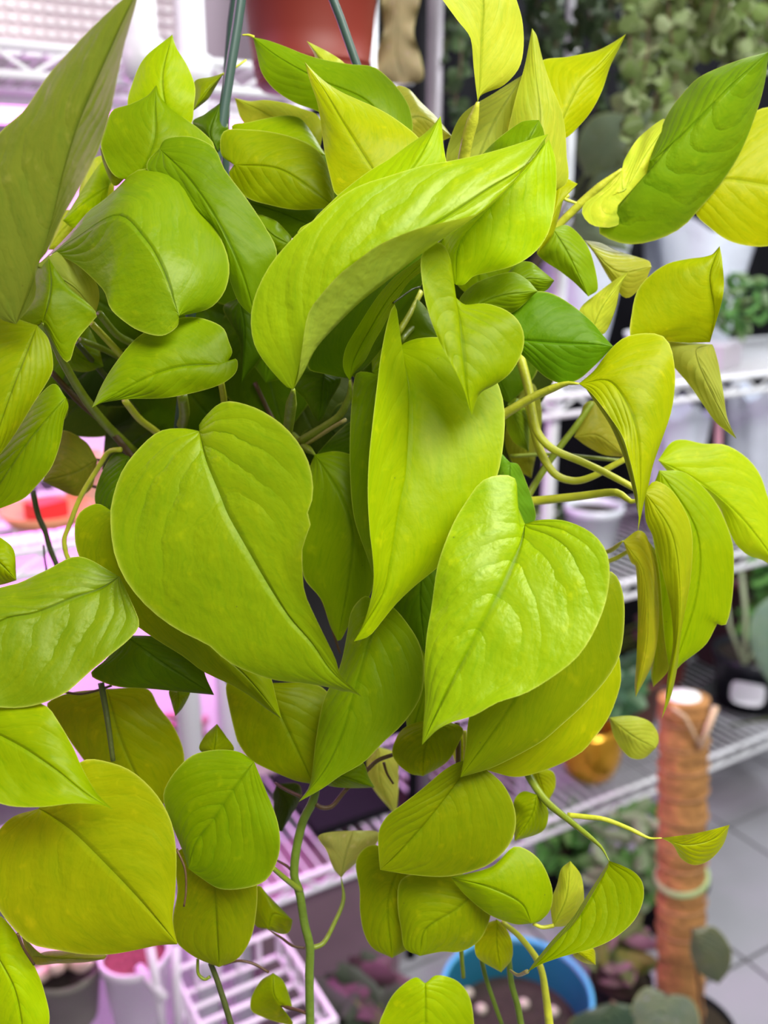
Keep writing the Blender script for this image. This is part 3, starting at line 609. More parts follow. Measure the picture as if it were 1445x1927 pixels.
Q('b', 41.5, '1033,262', '1010,290 930,360 850,420 828,470 832,515', '980,330 903,411 862,465', '1045,300 1047,350 1043,393 1031,440 1006,475 969,499 924,512 891,520 873,536', '858,536', db=1.5, dt=1.5, eL=1.2, eR=.6, mexp=1.0)
Q('g', 42.5, '960,330', '900,300 909,288 934,263 979,230 1000,226', '980,290', '1020,300 1026,270 1022,243', '1014,226')
# centre and left
Q('o', 43.0, '215,965', '187,948 163,954 146,970 140,997 145,1038 166,1083 187,1108 215,1142 260,1180 301,1208 346,1236 381,1263 433,1288 467,1308 500,1333', '270,1060 360,1180 460,1270', '300,1020 400,1120 480,1220 508,1270 520,1315', '530,1353', db=1, dt=.5)
Q('m', 44.0, '712,1165', '694,1122 673,1132 659,1156 653,1194 639,1256 614,1305 604,1336 594,1395 583,1476', '694,1211 663,1315 642,1384 610,1450', '735,1140 774,1184 793,1222 798,1263 791,1312 760,1360 718,1400 684,1435 642,1459 608,1483', '562,1509', db=1.5, dt=.3, eL=1.3, eR=-.4)
Q('m', 46.5, '592,855', '575,900 560,960 565,1040 573,1089 604,1128 621,1177', '640,930 665,1000 655,1100', '640,850 700,880 715,980 701,1108 656,1177 642,1204', '635,1206', db=1.5, pet=('570,838 550,820', 52, 14, 16, 'g'))
Q('o', 42.6, '1080,1080', '980,1150 900,1280 881,1357 876,1410', '1020,1200 960,1330', '1149,1075 1167,1098 1175,1139 1173,1196 1163,1242 1138,1283 1097,1328 1056,1365 1019,1396 932,1442', '866,1463', db=1.5, eL=.4)
Q('y', 45.5, '1120,1200', '1020,1260 940,1340 905,1420', '1060,1320', '1160,1225 1168,1262 1167,1291 1146,1349 1114,1394 1095,1415 1056,1437 1006,1456 965,1462', '908,1447', db=1.5)
# left cluster
Q('m', 41.5, '337,594', '333,615 304,632 263,623 235,606 208,581 197,550 180,530 152,504 131,490 100,478', '325,560 322,547 301,495 273,450 221,405 140,450', '363,590 398,578 422,550 431,519 431,495 425,471 408,433 381,391 349,343 322,324 277,316 249,325 221,353 194,377 166,398 131,439', '78,492', mat='S', db=.6, dt=3.2, eL=.2, eR=2.6, mexp=.9)
Q('o', 43.6, '180,590', '187,560 180,530 150,500 120,470', '140,540', '149,580 121,571 90,550 73,526', '68,498', db=1, dt=0, eL=.5, eR=.5, flip=True)
Q('g', 43.6, '300,280', '310,262 345,256 374,261 405,280 422,318 464,374 500,429 521,474 510,530', '350,330 400,400 450,500', '280,300 277,320 320,360 400,430 430,520 450,570', '482,600', db=1.5, dt=1.5, eL=.7, eR=.4, mexp=1.0)
Q('m', 36.5, '30,610', '0,600 -50,540 -80,440 -60,330 0,249 45,208 69,173 93,138 121,107 166,59 221,7', '55,550 73,498 97,415 121,311 152,215 208,90 235,30', '66,560 66,502 87,478 100,446 118,408 138,374 163,329 187,277 208,211 221,145 235,80 246,42 256,7', '262,-25', mat='S', db=2.5, dt=-1.5, eL=.6, eR=-.9, colr=(.17, .22, .022), mexp=1.0)
Q('m', 42.0, '80,608', '45,630 26,617 35,570 60,510', '95,545', '125,682 145,640 173,606 183,592 165,570 130,540', '92,480', db=.5, dt=2, mexp=.9, pet=('121,685 156,744 200,800 250,850', 53, 14, 20, 'g'))
Q('o', 39.5, '70,612', '0,596 -60,640 -70,760', '20,740', '92,640 100,692 87,722 62,761 28,817 0,855', '-30,890', db=1.5)
Q('m', 43.0, '124,748', '100,722 60,760 0,830 -40,900', '52,831', '129,765 121,789 114,831 97,879 69,914 45,938 0,957', '-40,970', db=1)
Q('m', 42.3, '425,685', '437,664 431,644 419,616 381,599 346,597 300,610 256,637 221,678 194,720', '346,689 294,703 242,728', '445,675 445,699 422,720 381,735 311,749 242,751 194,758', '173,767', db=1, dt=.3, eL=.8, eR=.5, mexp=.95)
Q('d', 44.5, '235,1195', '300,1200 380,1240 386,1270', '310,1250', '200,1240 170,1268 194,1284 225,1293 277,1296 332,1301', '403,1308', db=1)
Q('m', 40.0, '225,1085', '149,1047 87,1073 35,1097 0,1106 -80,1150', '187,1109 138,1125 69,1153 0,1170', '255,1150 262,1178 242,1204 208,1232 166,1267 128,1301 90,1320 45,1331 0,1331 -80,1320', '-140,1290', mat='S', db=2.2, dt=-.4, eL=.9, eR=-.5, mexp=1)
Q('l', 38.5, '-110,1330', '-60,1320 0,1310 83,1326 111,1360 138,1407 156,1448 183,1493', '31,1400 104,1448 160,1492', '-90,1460 0,1512 69,1519 138,1512 187,1514', '212,1523', db=2, dt=1, eL=.8, eR=-.6, mexp=1)
Q('y', 40.8, '72,1522', '110,1480 156,1431 208,1435 249,1452 287,1486 311,1521 325,1556 332,1608 330,1677 325,1732', '83,1527 138,1566 208,1635 260,1690 311,1749', '28,1535 3,1556 -25,1600 -25,1665 0,1715 31,1753 59,1777 104,1787 156,1796 208,1796 260,1787 298,1779', '334,1777', db=1.5, dt=.6, eL=.6, eR=.5, colr=(.30,.36,.002))
Q('m', 42.5, '478,1433', '450,1415 408,1411 363,1421 329,1452 308,1490 311,1521 325,1556 346,1608', '440,1485 400,1545 366,1590', '500,1487 518,1532 526,1566 525,1608 504,1653 469,1670 415,1673 374,1649', '354,1634', db=.8, dt=1.2, eL=1.3, eR=.3)
Q('o', 44.5, '400,1590', '332,1604 334,1677 325,1729 329,1767 346,1787 374,1805', '405,1700', '470,1600 484,1670 479,1739 467,1777 446,1805', '412,1820', db=.6, dt=1.6)
Q('o', 48.0, '200,1296', '130,1304 87,1326 111,1364 150,1420 200,1480', '230,1400', '277,1296 298,1329 329,1371 347,1424 335,1480', '290,1530', db=.6)
Q('o', 46.5, '500,1285', '440,1270 425,1290 431,1332 445,1391 452,1405 469,1428 490,1441 521,1455 556,1469', '530,1350', '600,1290 640,1350 640,1420', '590,1476', db=1)
Q('g', 47.0, '590,1450', '600,1470 625,1480 660,1483', '640,1460', '640,1430 680,1432 694,1462', '705,1482', db=.5)
Q('o', 47.0, '820,1350', '760,1370 738,1410 746,1435 770,1455', '800,1410', '870,1370 862,1400 840,1435', '796,1461', db=.5)
Q('m', 47.5, '800,1150', '740,1150 760,1250 760,1320', '800,1280', '840,1200 850,1300 820,1380', '770,1400', db=.5)
Q('d', 46.5, '800,1030', '740,1120 740,1160', '790,1120', '850,1080 840,1180', '800,1230', db=.5)
# lower middle
Q('o', 43.8, '885,1428', '858,1436 832,1452 791,1487 756,1514 729,1535 713,1563 712,1597', '862,1470 800,1550 745,1610', '916,1449 945,1474 965,1511 971,1544 965,1577 945,1606 912,1631 846,1649 781,1647', '715,1637', db=1, dt=.5, eL=-.6, eR=.5)
Q('o', 47.5, '760,1610', '700,1590 670,1620 677,1677 677,1711 684,1753 701,1784', '730,1700', '790,1640 790,1700 785,1770', '738,1803', db=.4)
Q('o', 46.2, '905,1670', '860,1640 800,1640 755,1655 748,1700 755,1750 762,1785', '860,1710 800,1750', '920,1690 924,1715 918,1740 905,1766 885,1783 860,1792 832,1791', '790,1799', db=.6, dt=.6)
Q('l', 45.0, '1000,1738', '1015,1734 1035,1713 1040,1680 1031,1647 1015,1618 990,1598 965,1594 924,1631', '980,1700 920,1670', '975,1740 957,1736 920,1721 875,1684', '848,1651', db=.5)
Q('y', 47.8, '935,1730', '900,1745 893,1775 899,1803', '935,1780', '949,1742 963,1771 963,1804', '943,1830', db=.4)
Q('o', 47.0, '1010,1495', '985,1489 968,1505 966,1545', '1000,1535', '1025,1510 1032,1535 1020,1565', '968,1583', db=.4)
Q('y', 50.5, '1008,1445', '995,1460 1005,1490', '1018,1475', '1040,1452 1045,1480', '1030,1512', db=.3)
Q('l', 42.0, '1146,1620', None, None, None, '992,1830', db=1.6, dt=1.2, rails=[
  (0, '1171,1629 1196,1643 1210,1664 1210,1696 1192,1734 1155,1766 1114,1785 1056,1801 1015,1816', 0),
  (.55, '1141,1629 1108,1684 1078,1729 1038,1771 1004,1812', .9), (1, '1144,1632 1112,1687 1084,1733 1044,1775 1008,1815', -.1)],
  pet=('1130,1593 1081,1552 1027,1507 994,1458 985,1430', 49, 8, 17, 'g'))
Q('p', 45.5, '1040,1745', '1036,1700 1048,1664 1056,1635', '1065,1690', '1070,1740 1095,1710 1099,1688 1093,1647', '1073,1620', db=.8)
Q('y', 48.0, '1075,1780', '1080,1800 1100,1812', '1100,1800', '1100,1782 1118,1787', '1121,1816', db=.2)
Q('y', 44.5, '1245,1577', '1303,1569 1340,1561', '1290,1590 1340,1580', '1266,1590 1282,1616 1307,1628 1336,1618 1361,1589', '1373,1552', db=.5, dt=.5, eL=-.3, eR=.8, pet=('1221,1577 1185,1560 1138,1542 1100,1537 1068,1534', 47, 7, 11))
Q('k', 52.0, '1146,1350', '1188,1347 1221,1357 1237,1378 1239,1396', '1190,1385', '1155,1386 1171,1412 1188,1427 1212,1427', '1234,1408', db=.3, mexp=.9, colr=(.36,.42,.04))
Q('b', 47.0, '800,1850', '781,1839 746,1864 725,1898 716,1940', '800,1900', '822,1835 860,1846 884,1877 892,1927 890,1960', '800,2010', db=.8)
Q('b', 42.0, '-10,1790', '-5,1722 35,1763 62,1812 83,1864 92,1930', '30,1870', '-60,1850 -60,1930', '50,2000', db=.8)
Q('k', 46.0, '60,1800', '90,1790 150,1790 200,1797', '110,1803', '40,1757 60,1812 110,1813 160,1811', '196,1805', db=.2, colr=(.30,.34,.03))
Q('l', 44.0, '-30,1040', '-30,1000 0,1011 26,1035', '0,1060', '-30,1100 0,1101', '31,1092', db=.4)
Q('o', 49.0, '504,1749', '481,1742 470,1700 485,1666 504,1684', '515,1720', '531,1758 545,1753', '551,1732', db=.3, pet=('530,1765 550,1780 573,1784', 50, 4, 5, 'b'))
Q('o', 49.0, '528,1893', '549,1898 542,1867 531,1843', '515,1870', '552,1926 531,1926 497,1915 473,1902 473,1877 490,1846', '514,1831', db=.3, mexp=.9, pet=('550,1898 576,1906', 48, 6, 7, 'b'))
Q('k', 50.0, '642,1652', '628,1635 614,1601 598,1575 620,1566', '650,1610', '652,1640 675,1620 704,1594 712,1566', '665,1563', db=.5, colr=(.36,.38,.10), pet=('646,1694 628,1739 608,1775 587,1784', 49, 7, 10, 'g'))
Q('D', 54.0, '520,1475', '514,1500 520,1560', '540,1520', '560,1475 566,1500', '530,1566', db=.3)
Q('o', 45.5, '400,1425', '375,1410 385,1385', '405,1395', '440,1412 425,1385', '408,1362', db=.4)
Q('g', 46.5, '335,1300', '318,1300 322,1320', '335,1325', '358,1300 345,1330', '330,1348', db=.4)
Q('p', 56.0, '712,1405', '690,1430 700,1480', '715,1470', '745,1420 750,1480', '745,1535', db=.5, colr=(.50,.55,.10))
Q('y', 52.0, '865,1370', '850,1400 855,1430', '868,1405', '880,1395 882,1430', '868,1445', db=.3)
# top
Q('y', 43.0, '720,345', '640,368 630,365 621,332 611,287 604,235 597,194 583,152', '694,308 642,225 610,170', '800,300 790,262 746,225 711,204 677,189 642,173 615,156 594,138', '573,116', db=.5, dt=1.5, eR=.9, eL=.3)
Q('g', 45.5, '745,262', '775,250 772,208 756,176 729,145 701,125 660,121 608,112 573,102 538,88 504,76', '690,190 600,150 520,105', '700,280 640,240 601,211 556,194 518,170 493,138 483,100', '476,70', db=.6, dt=2, mexp=1, pet=None)
Q('p', 47.0, '640,140', '600,125 590,100', '605,110', '650,122 625,102', '577,77', db=.5)
Q('p', 47.5, '740,240', '743,165 767,166 794,194 822,221', '790,220', '780,260 820,268', '851,257', db=.4, colr=(.45,.48,.07))
Q('o', 45.2, '440,310', '416,290 421,247 469,244 514,249 556,260 594,280 615,310 625,345', '530,320', '431,329 462,370 504,385 560,395', '632,390', db=.6, mexp=1)
Q('l', 47.2, '470,290', '435,239 469,230 504,222 540,217 566,223 590,255', '530,260', '500,300 560,300', '612,292', db=.5)
Q('p', 49.0, '600,290', '608,240 595,215 573,206 538,194 500,188 469,190', '520,225', '540,270 462,235', '441,184', db=.5, dt=1)
Q('d', 46.8, '600,430', '610,395 556,377 504,365 464,372', '530,400', '560,450 500,430 478,400', '460,380', db=.5)
Q('g', 46.0, '545,460', '549,448 536,432 518,415 480,400', '510,440', '530,490 500,480', '470,395', db=.5)
Q('b', 45.5, '320,240', '250,235 240,194 246,166 270,111', '305,150', '358,235 365,197 367,163 353,125 332,90', '324,65', db=1, dt=1, eL=.5, eR=.5)
Q('m', 44.6, '260,340', '215,330 190,277 197,242 211,208 242,197 277,180', '290,263 292,200', '330,330 400,290 402,270 374,242 336,214 304,183', '294,160', db=1, dt=1.2, eL=.3, eR=1.2)
Q('o', 46.0, '240,330', '240,318 215,285', '215,320', '215,350 195,310', '188,278', db=.4)
Q('b', 48.0, '205,350', '215,330 195,300', '160,380', '190,420 140,430', '118,415', db=.3)
Q('p', 49.0, '150,395', '150,350 175,300', '180,350', '200,400 215,350', '200,290', db=.3, colr=(.5,.62,.04))
Q('p', 50.0, '90,470', '110,400 140,395', '120,430', '130,470 150,430', '160,400', db=.3)
Q('o', 47.0, '362,210', '363,180 367,152 395,145', '390,170', '391,187 405,165', '421,138', db=.5, pet=('400,150 430,135 463,113', 50, 5, 4))
Q('d', 47.0, '410,285', '362,232 385,215', '395,250', '430,260 425,220', '415,193', db=.5)
# upper right
Q('p', 45.0, '1010,370', '950,300 956,245 963,214 974,170 987,125 996,80', '1016,219 1008,140', '1066,345 1066,290 1063,241 1054,201 1037,161 1021,112 1010,67', '1001,53', db=1, dt=1.5, eL=.5, eR=1.2)
Q('y', 47.2, '1040,265', '1010,180 1015,118 1068,107 1121,96 1148,83', '1090,160 1130,120', '1066,259 1086,241 1112,210 1133,170 1148,125 1166,89', '1178,64', db=.5, dt=1)
Q('y', 43.5, '899,192', '896,170 891,125 885,71 862,40 833,0 800,-50', '902,165 904,110 906,60 908,0', '904,180 920,172 947,161 976,129 985,89 983,40 972,0 950,-60', '880,-130', db=1, dt=-.5, eL=-.8, eR=.8, colr=(.47,.54,.04), pet=('893,215 880,260 866,335', 47, 22, 22))
Q('o', 46.8, '985,140', '930,175 871,214 845,268 842,310', '930,230', '985,190 970,260 940,320', '880,350', db=.5, flip=True)
Q('l', 45.5, '1222,302', '1228,285 1236,262 1246,236 1260,208 1282,179 1313,147 1358,125 1403,109', '1230,300 1291,245 1327,210 1380,156', '1215,330 1205,357 1180,393 1153,417 1121,431 1148,451 1188,460 1237,451 1282,429 1313,397 1358,344 1394,286 1421,219 1438,160', '1447,97', mat='S', db=2, dt=-.5, eL=1.8, eR=3.0, mexp=1.0, colr=(.17,.31,.003))
Q('p', 47.8, '1170,318', '1175,300 1202,259 1249,223 1250,240', '1175,360 1215,290', '1135,355 1099,384 1095,402 1108,420 1126,427 1160,425 1205,380 1235,300', '1255,235', db=.3, dt=.2, mexp=1, colr=(.55,.66,.05), pet=('1130,350 1090,385 1050,425 1015,460', 50, 16, 15))
Q('y', 48.5, '1300,345', '1330,300 1380,250 1425,207 1480,205 1540,250', '1367,337 1445,348', '1309,402 1336,429 1367,451 1403,462 1445,463 1520,440', '1600,370', db=.5, dt=.5)
Q('y', 45.5, '1336,644', '1361,553 1359,491', '1345,590 1335,520', '1300,645 1258,643 1190,640 1190,582 1200,545 1221,520 1254,497 1295,487 1336,481', '1354,463', db=1.5, dt=.5, eL=-.2, eR=1.0, mexp=.9)
Q('o', 47.0, '1340,648', '1344,656 1352,685 1361,738 1369,788', '1310,660 1340,740', '1300,645 1256,643 1262,681 1295,722 1324,763 1348,796', '1386,826', db=.3, dt=.5, eL=.2, flip=True, colr=(.24,.28,.004))
Q('y', 43.0, '1089,722', '1118,697 1146,660 1175,635 1212,627 1245,631 1262,652 1270,697 1269,738 1262,779 1245,829 1229,874 1221,911 1212,944', '1150,720 1195,800 1205,900', '1114,742 1146,783 1171,821 1184,862 1194,903 1202,950', '1200,1003', db=2.2, dt=1, eL=1.0, eR=-.2, mexp=1.0, pet=('1064,722 1006,746 953,777 920,800', 49, 13, 20))
Q('k', 43.9, '1100,728', '1130,740 1160,790 1185,850 1200,920', '1140,770 1180,860', '1120,758 1150,805 1173,860 1190,920', '1203,980', db=1.6, dt=1, flip=True, colr=(.30,.33,.01))
Q('y', 48.0, '1238,866', '1262,833 1286,827 1324,835 1365,837 1406,862 1431,895 1445,936 1470,1000', '1320,910 1400,980', '1265,895 1310,920 1350,950 1381,1019 1406,1044 1440,1057', '1490,1100', db=.6, mexp=1, colr=(.36,.50,.005))
Q('l', 47.0, '1240,885', '1290,890 1344,941 1377,1015 1381,1065 1379,1114 1373,1155 1362,1182 1352,1170 1328,1213 1282,1250', '1310,1000 1310,1120', '1220,950 1240,1080 1250,1200', '1262,1275', db=.8, dt=.8)
Q('y', 45.4, '1212,925', '1233,905 1266,925 1295,974 1303,1015 1301,1073 1295,1118 1282,1188 1274,1258 1262,1312', '1262,1000 1278,1090 1276,1200', '1215,980 1229,1011 1245,1073 1262,1147 1266,1213 1256,1271 1251,1328', '1245,1353', db=.8, dt=1.2, colr=(.34,.39,.005), pet=('1192,945 1159,927 1081,935 1002,943 960,945', 51, 14, 18))
Q('y', 47.5, '1172,1018', '1188,1060 1196,1065 1200,1147 1198,1229 1194,1290', '1212,1080 1218,1200', '1200,998 1216,1007 1233,1065 1240,1147 1236,1210 1225,1255', '1196,1312', db=.5, dt=1, colr=(.42,.43,.015), pet=('1150,1035 1120,1045', 51, 9, 9))
Q('o', 49.0, '1215,1010', '1205,1100 1225,1200 1225,1270', '1235,1150', '1260,1080 1270,1200 1258,1260', '1229,1293', db=.3, colr=(.30,.36,.01))
Q('g', 45.0, '955,640', '928,574 957,553 994,548 1035,551 1076,574 1114,606 1138,635', '988,641 1056,646 1114,648', '986,672 1027,710 1060,722 1089,714 1118,689', '1154,652', db=.8, eL=.6, eR=.6, colr=(.10,.23,.002))
Q('m', 44.6, '860,600', '866,560 900,530 961,512 990,525', '930,560', '900,590 960,590', '1012,548', db=.5)
Q('g', 45.4, '930,540', '974,495 998,493 1015,505', '990,525', '980,560 1027,547', '1043,528', db=.5)
Q('m', 47.0, '1040,430', '1068,424 1097,450 1114,483 1125,543', '1070,480', '1010,475 1056,512 1081,532', '1107,558', db=.5, colr=(.20,.32,.005))
Q('y', 46.0, '1010,480', '1030,400 1045,326 1066,335', '1050,390', '1041,440 1063,370', '1087,346', db=.5)
Q('k', 49.0, '1099,452', '1130,457 1159,471 1221,491', '1160,510', '1120,480 1150,530 1179,561 1212,532', '1226,502', db=.5, colr=(.33,.35,.03))
Q('y', 47.5, '1112,625', '1090,600 1093,578 1122,553 1155,528', '1135,575', '1138,627 1159,578 1167,541', '1185,509', db=.6, dt=.5, colr=(.48,.55,.04))
Q('g', 46.5, '960,870', '975,874 990,907 1004,948 1007,978', '960,930', '935,850 930,900 940,960', '985,1000', db=.3, colr=(.12,.27,.01))
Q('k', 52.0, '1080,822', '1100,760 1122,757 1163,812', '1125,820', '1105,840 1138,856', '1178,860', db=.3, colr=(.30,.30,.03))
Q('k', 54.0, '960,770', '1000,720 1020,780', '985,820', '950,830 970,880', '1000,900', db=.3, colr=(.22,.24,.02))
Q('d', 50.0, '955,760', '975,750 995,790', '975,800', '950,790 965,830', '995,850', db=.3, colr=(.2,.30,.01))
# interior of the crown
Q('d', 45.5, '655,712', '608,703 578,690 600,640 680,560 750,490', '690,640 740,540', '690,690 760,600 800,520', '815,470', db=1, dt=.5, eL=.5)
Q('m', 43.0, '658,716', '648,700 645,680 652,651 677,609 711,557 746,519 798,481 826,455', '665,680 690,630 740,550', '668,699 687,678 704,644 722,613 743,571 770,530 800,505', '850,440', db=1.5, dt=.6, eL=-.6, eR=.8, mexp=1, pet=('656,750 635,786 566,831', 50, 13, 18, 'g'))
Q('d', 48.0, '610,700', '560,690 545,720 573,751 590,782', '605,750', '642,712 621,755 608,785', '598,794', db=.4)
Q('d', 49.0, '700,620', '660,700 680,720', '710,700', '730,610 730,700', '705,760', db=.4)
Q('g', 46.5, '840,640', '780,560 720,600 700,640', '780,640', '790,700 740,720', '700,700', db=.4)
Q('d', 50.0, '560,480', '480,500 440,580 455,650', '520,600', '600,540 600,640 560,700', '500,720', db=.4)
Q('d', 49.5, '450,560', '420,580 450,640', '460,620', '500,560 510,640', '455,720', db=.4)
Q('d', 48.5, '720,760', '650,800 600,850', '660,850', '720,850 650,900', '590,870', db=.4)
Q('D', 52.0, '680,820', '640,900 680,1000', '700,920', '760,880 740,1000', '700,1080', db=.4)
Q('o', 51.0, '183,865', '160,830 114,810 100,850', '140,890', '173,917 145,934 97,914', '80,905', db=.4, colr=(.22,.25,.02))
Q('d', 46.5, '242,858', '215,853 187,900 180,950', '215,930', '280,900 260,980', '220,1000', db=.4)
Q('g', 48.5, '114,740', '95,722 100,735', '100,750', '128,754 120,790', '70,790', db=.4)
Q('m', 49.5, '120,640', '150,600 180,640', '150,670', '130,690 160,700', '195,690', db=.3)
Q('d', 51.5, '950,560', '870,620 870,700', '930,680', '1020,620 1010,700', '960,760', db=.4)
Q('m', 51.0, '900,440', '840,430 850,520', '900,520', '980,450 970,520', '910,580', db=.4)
Q('d', 54, '147,542', '111,576 135,642 210,662', '227,591', '156,493 225,477 282,530', '312,632', db=-0.4, dt=0.2, eL=.8, eR=.8)  # filler leaves from here on; the crown's inner shade is put into their colour
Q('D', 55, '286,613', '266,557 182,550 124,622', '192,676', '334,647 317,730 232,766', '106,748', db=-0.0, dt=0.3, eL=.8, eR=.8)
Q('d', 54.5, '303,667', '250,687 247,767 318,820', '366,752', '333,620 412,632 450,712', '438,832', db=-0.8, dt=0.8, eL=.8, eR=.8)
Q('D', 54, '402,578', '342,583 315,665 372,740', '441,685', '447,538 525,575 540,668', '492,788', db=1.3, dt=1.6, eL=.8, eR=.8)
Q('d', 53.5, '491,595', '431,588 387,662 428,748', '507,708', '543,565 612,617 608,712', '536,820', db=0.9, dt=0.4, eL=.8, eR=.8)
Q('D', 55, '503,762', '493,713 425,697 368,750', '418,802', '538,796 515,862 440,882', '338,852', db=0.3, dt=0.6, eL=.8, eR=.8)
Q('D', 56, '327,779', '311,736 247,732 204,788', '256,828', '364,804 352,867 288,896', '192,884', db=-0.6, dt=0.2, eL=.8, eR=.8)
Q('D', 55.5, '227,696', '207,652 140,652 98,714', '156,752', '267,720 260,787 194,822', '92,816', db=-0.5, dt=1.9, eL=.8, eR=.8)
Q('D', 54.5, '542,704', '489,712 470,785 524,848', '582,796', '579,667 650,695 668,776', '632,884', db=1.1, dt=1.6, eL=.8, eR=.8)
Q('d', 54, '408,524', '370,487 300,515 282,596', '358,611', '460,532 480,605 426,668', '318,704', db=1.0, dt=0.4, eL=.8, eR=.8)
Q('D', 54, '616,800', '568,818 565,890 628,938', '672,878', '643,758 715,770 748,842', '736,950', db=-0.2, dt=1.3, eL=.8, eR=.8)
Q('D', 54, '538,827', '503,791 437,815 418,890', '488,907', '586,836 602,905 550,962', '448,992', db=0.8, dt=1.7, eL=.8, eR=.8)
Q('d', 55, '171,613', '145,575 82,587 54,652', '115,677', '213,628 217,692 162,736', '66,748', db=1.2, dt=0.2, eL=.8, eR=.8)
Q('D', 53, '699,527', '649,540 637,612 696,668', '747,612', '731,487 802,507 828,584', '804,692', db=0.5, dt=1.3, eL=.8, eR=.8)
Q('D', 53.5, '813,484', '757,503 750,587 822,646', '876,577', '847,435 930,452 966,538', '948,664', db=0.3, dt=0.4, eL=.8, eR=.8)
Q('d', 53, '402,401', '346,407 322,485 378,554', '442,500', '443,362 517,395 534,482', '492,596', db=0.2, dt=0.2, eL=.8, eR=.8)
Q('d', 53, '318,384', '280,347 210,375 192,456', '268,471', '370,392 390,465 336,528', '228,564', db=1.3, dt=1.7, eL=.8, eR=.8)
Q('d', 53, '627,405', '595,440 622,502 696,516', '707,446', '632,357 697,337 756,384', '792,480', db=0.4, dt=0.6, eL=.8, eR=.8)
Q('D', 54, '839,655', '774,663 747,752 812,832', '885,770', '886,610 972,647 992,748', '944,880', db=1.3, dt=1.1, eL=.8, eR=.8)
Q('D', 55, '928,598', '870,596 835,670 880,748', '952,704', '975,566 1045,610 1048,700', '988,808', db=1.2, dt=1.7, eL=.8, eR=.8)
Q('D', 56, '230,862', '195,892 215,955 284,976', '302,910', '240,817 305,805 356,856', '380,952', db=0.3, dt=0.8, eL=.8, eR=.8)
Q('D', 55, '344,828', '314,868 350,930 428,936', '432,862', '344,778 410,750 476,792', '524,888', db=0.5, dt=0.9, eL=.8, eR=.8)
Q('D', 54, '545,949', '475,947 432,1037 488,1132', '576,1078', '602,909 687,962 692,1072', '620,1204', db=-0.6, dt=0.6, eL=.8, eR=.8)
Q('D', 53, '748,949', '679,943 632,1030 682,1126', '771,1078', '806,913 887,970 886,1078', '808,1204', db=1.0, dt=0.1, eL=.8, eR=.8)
Q('d', 52, '516,309', '480,330 487,390 546,420', '573,364', '532,270 592,270 630,324', '636,414', db=-0.9, dt=1.3, eL=.8, eR=.8)
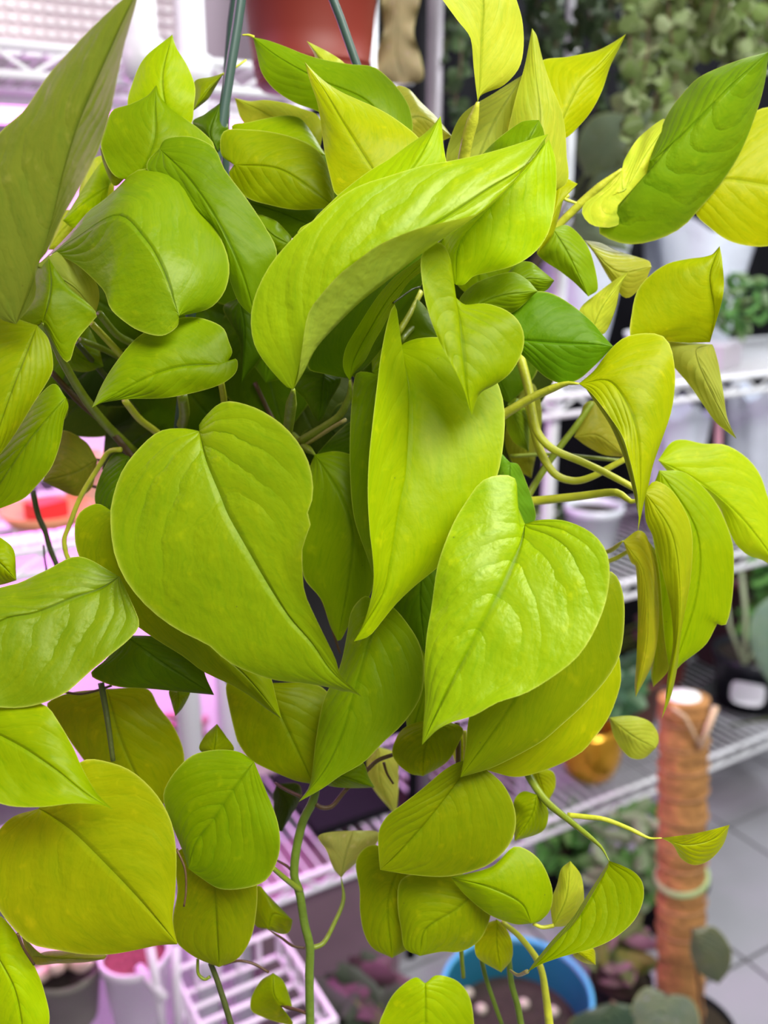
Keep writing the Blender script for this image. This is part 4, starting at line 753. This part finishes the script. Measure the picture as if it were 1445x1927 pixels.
# loose petioles and vines
for a in [('173,609 225,665 290,740', 47, 52, 12, 14, 'y', 'petiole'), ('152,640 190,655 240,680', 48, 52, 12, 12, 'g', 'petiole'),
          ('187,590 220,630 256,651 300,690', 46, 52, 14, 14, 'g', 'petiole'), ('145,645 200,710 260,780', 49, 53, 10, 12, 'd', 'petiole'),
          ('235,754 263,789 294,813 330,850', 48, 53, 13, 14, 'y', 'petiole'), ('343,745 347,780 339,806 320,840', 46, 53, 20, 20, 'g', 'petiole'),
          ('415,715 421,750 425,800', 46, 53, 12, 12, 'y', 'petiole'), ('97,700 150,757 200,800 250,862 290,900', 50, 52, 11, 14, 'b', 'vine'),
          ('228,846 205,850 185,880 160,920 145,950 130,990 121,1014 124,1040 130,1055', 47, 50, 10, 9, 'y', 'petiole'),
          ('62,925 72,970 85,1000 95,1035 110,1070', 55, 55, 11, 10, 'd', 'vine'), ('82,1025 84,1050 88,1075', 57, 57, 4, 4, 'd', 'vine'),
          ('114,850 150,858 190,866', 56, 56, 5, 5, 'b', 'vine'), ('97,887 140,905 185,918', 56, 56, 6, 6, 'b', 'vine'),
          ('480,720 520,800 560,860', 54, 54, 10, 10, 'b', 'vine'), ('190,1285 200,1340 206,1380 213,1432', 46.5, 46.5, 12, 9, 'd', 'vine'),
          ('120,1302 150,1306 180,1300 210,1290', 47, 47, 5, 5, 'b', 'petiole'),
          ('332,1597 348,1635 350,1677 346,1706', 42, 41.5, 5, 4, 'b', 'twig'), ('33,1757 45,1785 64,1815', 41.5, 42.5, 5, 5, 'b', 'twig'),
          ('396,1812 407,1840 415,1864 425,1895 438,1940', 47, 47, 10, 12, 'd', 'vine'), ('372,1805 373,1832 385,1843 395,1838', 47, 47, 6, 6, 'g', 'twig'),
          ('600,1440 590,1504 570,1545 556,1608 554,1653 563,1677 573,1739 583,1781 582,1832 584,1960', 48, 48, 17, 17, 'v', 'vine'),
          ('592,1512 606,1520 625,1517 650,1487 690,1450 711,1431 740,1420', 48, 49, 9, 8, 'b', 'petiole'),
          ('518,1474 540,1487 568,1500', 50, 48.5, 6, 7, 'b', 'petiole'), ('520,1618 540,1630 552,1642', 49, 48, 4, 5, 'b', 'twig'),
          ('512,1632 535,1652 566,1676', 46, 48, 9, 12, 'g', 'petiole'), ('420,1815 450,1808 480,1815 506,1830', 49, 49, 5, 5, 'b', 'twig'),
          ('722,1435 728,1455 740,1475', 50, 50, 6, 4, 'b', 'twig'),
          ('978,670 994,730 1000,770 1012,815 1040,845 1097,870 1140,890 1205,925', 50, 48, 18, 12, 'y', 'petiole'),
          ('996,765 1008,820 1019,854 1045,893 1081,905 1114,897 1150,878 1180,862', 50.5, 49, 18, 11, 'y', 'petiole'),
          ('1114,757 1085,800 1050,845 1027,878 1000,922 985,950', 52, 52, 12, 14, 'g', 'vine'),
          ('960,858 1040,855 1120,862 1180,868', 54, 54, 7, 7, 'g', 'vine'), ('965,665 968,720 960,800 955,900', 56, 56, 16, 16, 'd', 'vine'),
          ('1134,1060 1160,1050 1184,1036', 50, 48.5, 9, 8, 'y', 'petiole'),
          ('860,1360 862,1390 862,1440', 49, 49, 10, 10, 'b', 'vine'), ('874,1375 876,1400 876,1430', 49.5, 49.5, 8, 8, 'y', 'vine'),
          ('945,1735 980,1765 1015,1815 1027,1874 1037,1960', 48, 50, 9, 18, 'y', 'vine'), ('957,1800 962,1850 974,1894 985,1960', 50, 50, 11, 14, 'v', 'vine'),
          ('905,1800 914,1840 932,1894 945,1930', 51, 51, 9, 9, 'v', 'vine'), ('870,1735 868,1790 872,1840', 52, 52, 9, 8, 'g', 'vine'),
          ('1003,1738 1020,1745 1042,1742', 46, 46, 7, 8, 'y', 'petiole'), ('992,1828 975,1835 960,1826', 44, 47, 8, 5, 't', 'twig'),
          ('478,70 468,66 456,66', 47.5, 47.5, 6, 3, 'y', 'twig'), ('740,570 775,545 790,540', 44, 46, 4, 4, 'd', 'twig'),
          ('750,625 765,600 790,550', 46, 48, 12, 14, 'y', 'petiole'), ('755,640 780,615 810,605', 46, 48, 11, 12, 'g', 'petiole'),
          ('650,790 620,808 570,840', 46.5, 50, 8, 9, 't', 'sheath'), ('1086,383 1062,374 1070,368', 49, 49, 5, 7, 'y', 'twig'),
          ('590,1098 610,1140 640,1230', 50, 50, 5, 5, 'b', 'vine')]:
    stem(PL, a[0], a[1], a[2], a[3], a[4], a[5], a[6])
# the pot and its wires
POT = plain('dark_plastic', (.018, .022, .018), .5, noise=.3)
pc = P(620, 860, .60); r = .105
MB().lathe(pc, [(.0, -.15), (.075, -.15), (.082, -.13), (.098, -.02), (.108, -.02), (.112, 0), (.105, 0), (.1, -.02)], 48).obj('pot', POT, PL, smooth=True)
MB().lathe(pc, [(.101, -.02), (.06, -.012), (0, -.01)], 32).obj('soil', plain('dark_soil', (.02, .014, .008), .95, noise=.5, scale=200, bump=.8), PL, smooth=True)
WIRE = plain('green_wire', (.045, .085, .07), .35, noise=.15)
def wire(s, d0, d1, w, sag=0):
    q = catmull(pts(s), 16); path = [P(x, y, (d0 + (d1 - d0) * i / 16) / 100) for i, (x, y) in enumerate(q)]
    MB().tube(path, w / 2 / F * .47, 10).obj('hanger_wire', WIRE, PL, smooth=True)
wire('490,-420 480,-240 453,0 425,180 408,294 370,500 335,820', 45.5, 50, 20)
wire('490,-420 478,-240 440,0 428,130 424,240 430,600 450,820', 47.8, 62, 18)
wire('490,-420 530,-240 628,0 656,80 698,194 780,420 880,800', 45.0, 54, 17)

hk = P(490, -420, .46)
MB().tube([hk + Vector((0, 0, -.01)), hk + Vector((0, 0, .03)), hk + Vector((.012, 0, .05)), hk + Vector((.030, 0, .055)), hk + Vector((.042, 0, .04)), hk + Vector((.04, 0, .025))], .0022, 8).obj('hook', WIRE, PL, smooth=True)
MB().lathe(hk + Vector((0, 0, -.012)), [(0, 0), (.007, .002), (.008, .012), (.005, .022), (0, .024)], 16).obj('wire_cap', WIRE, PL, smooth=True)
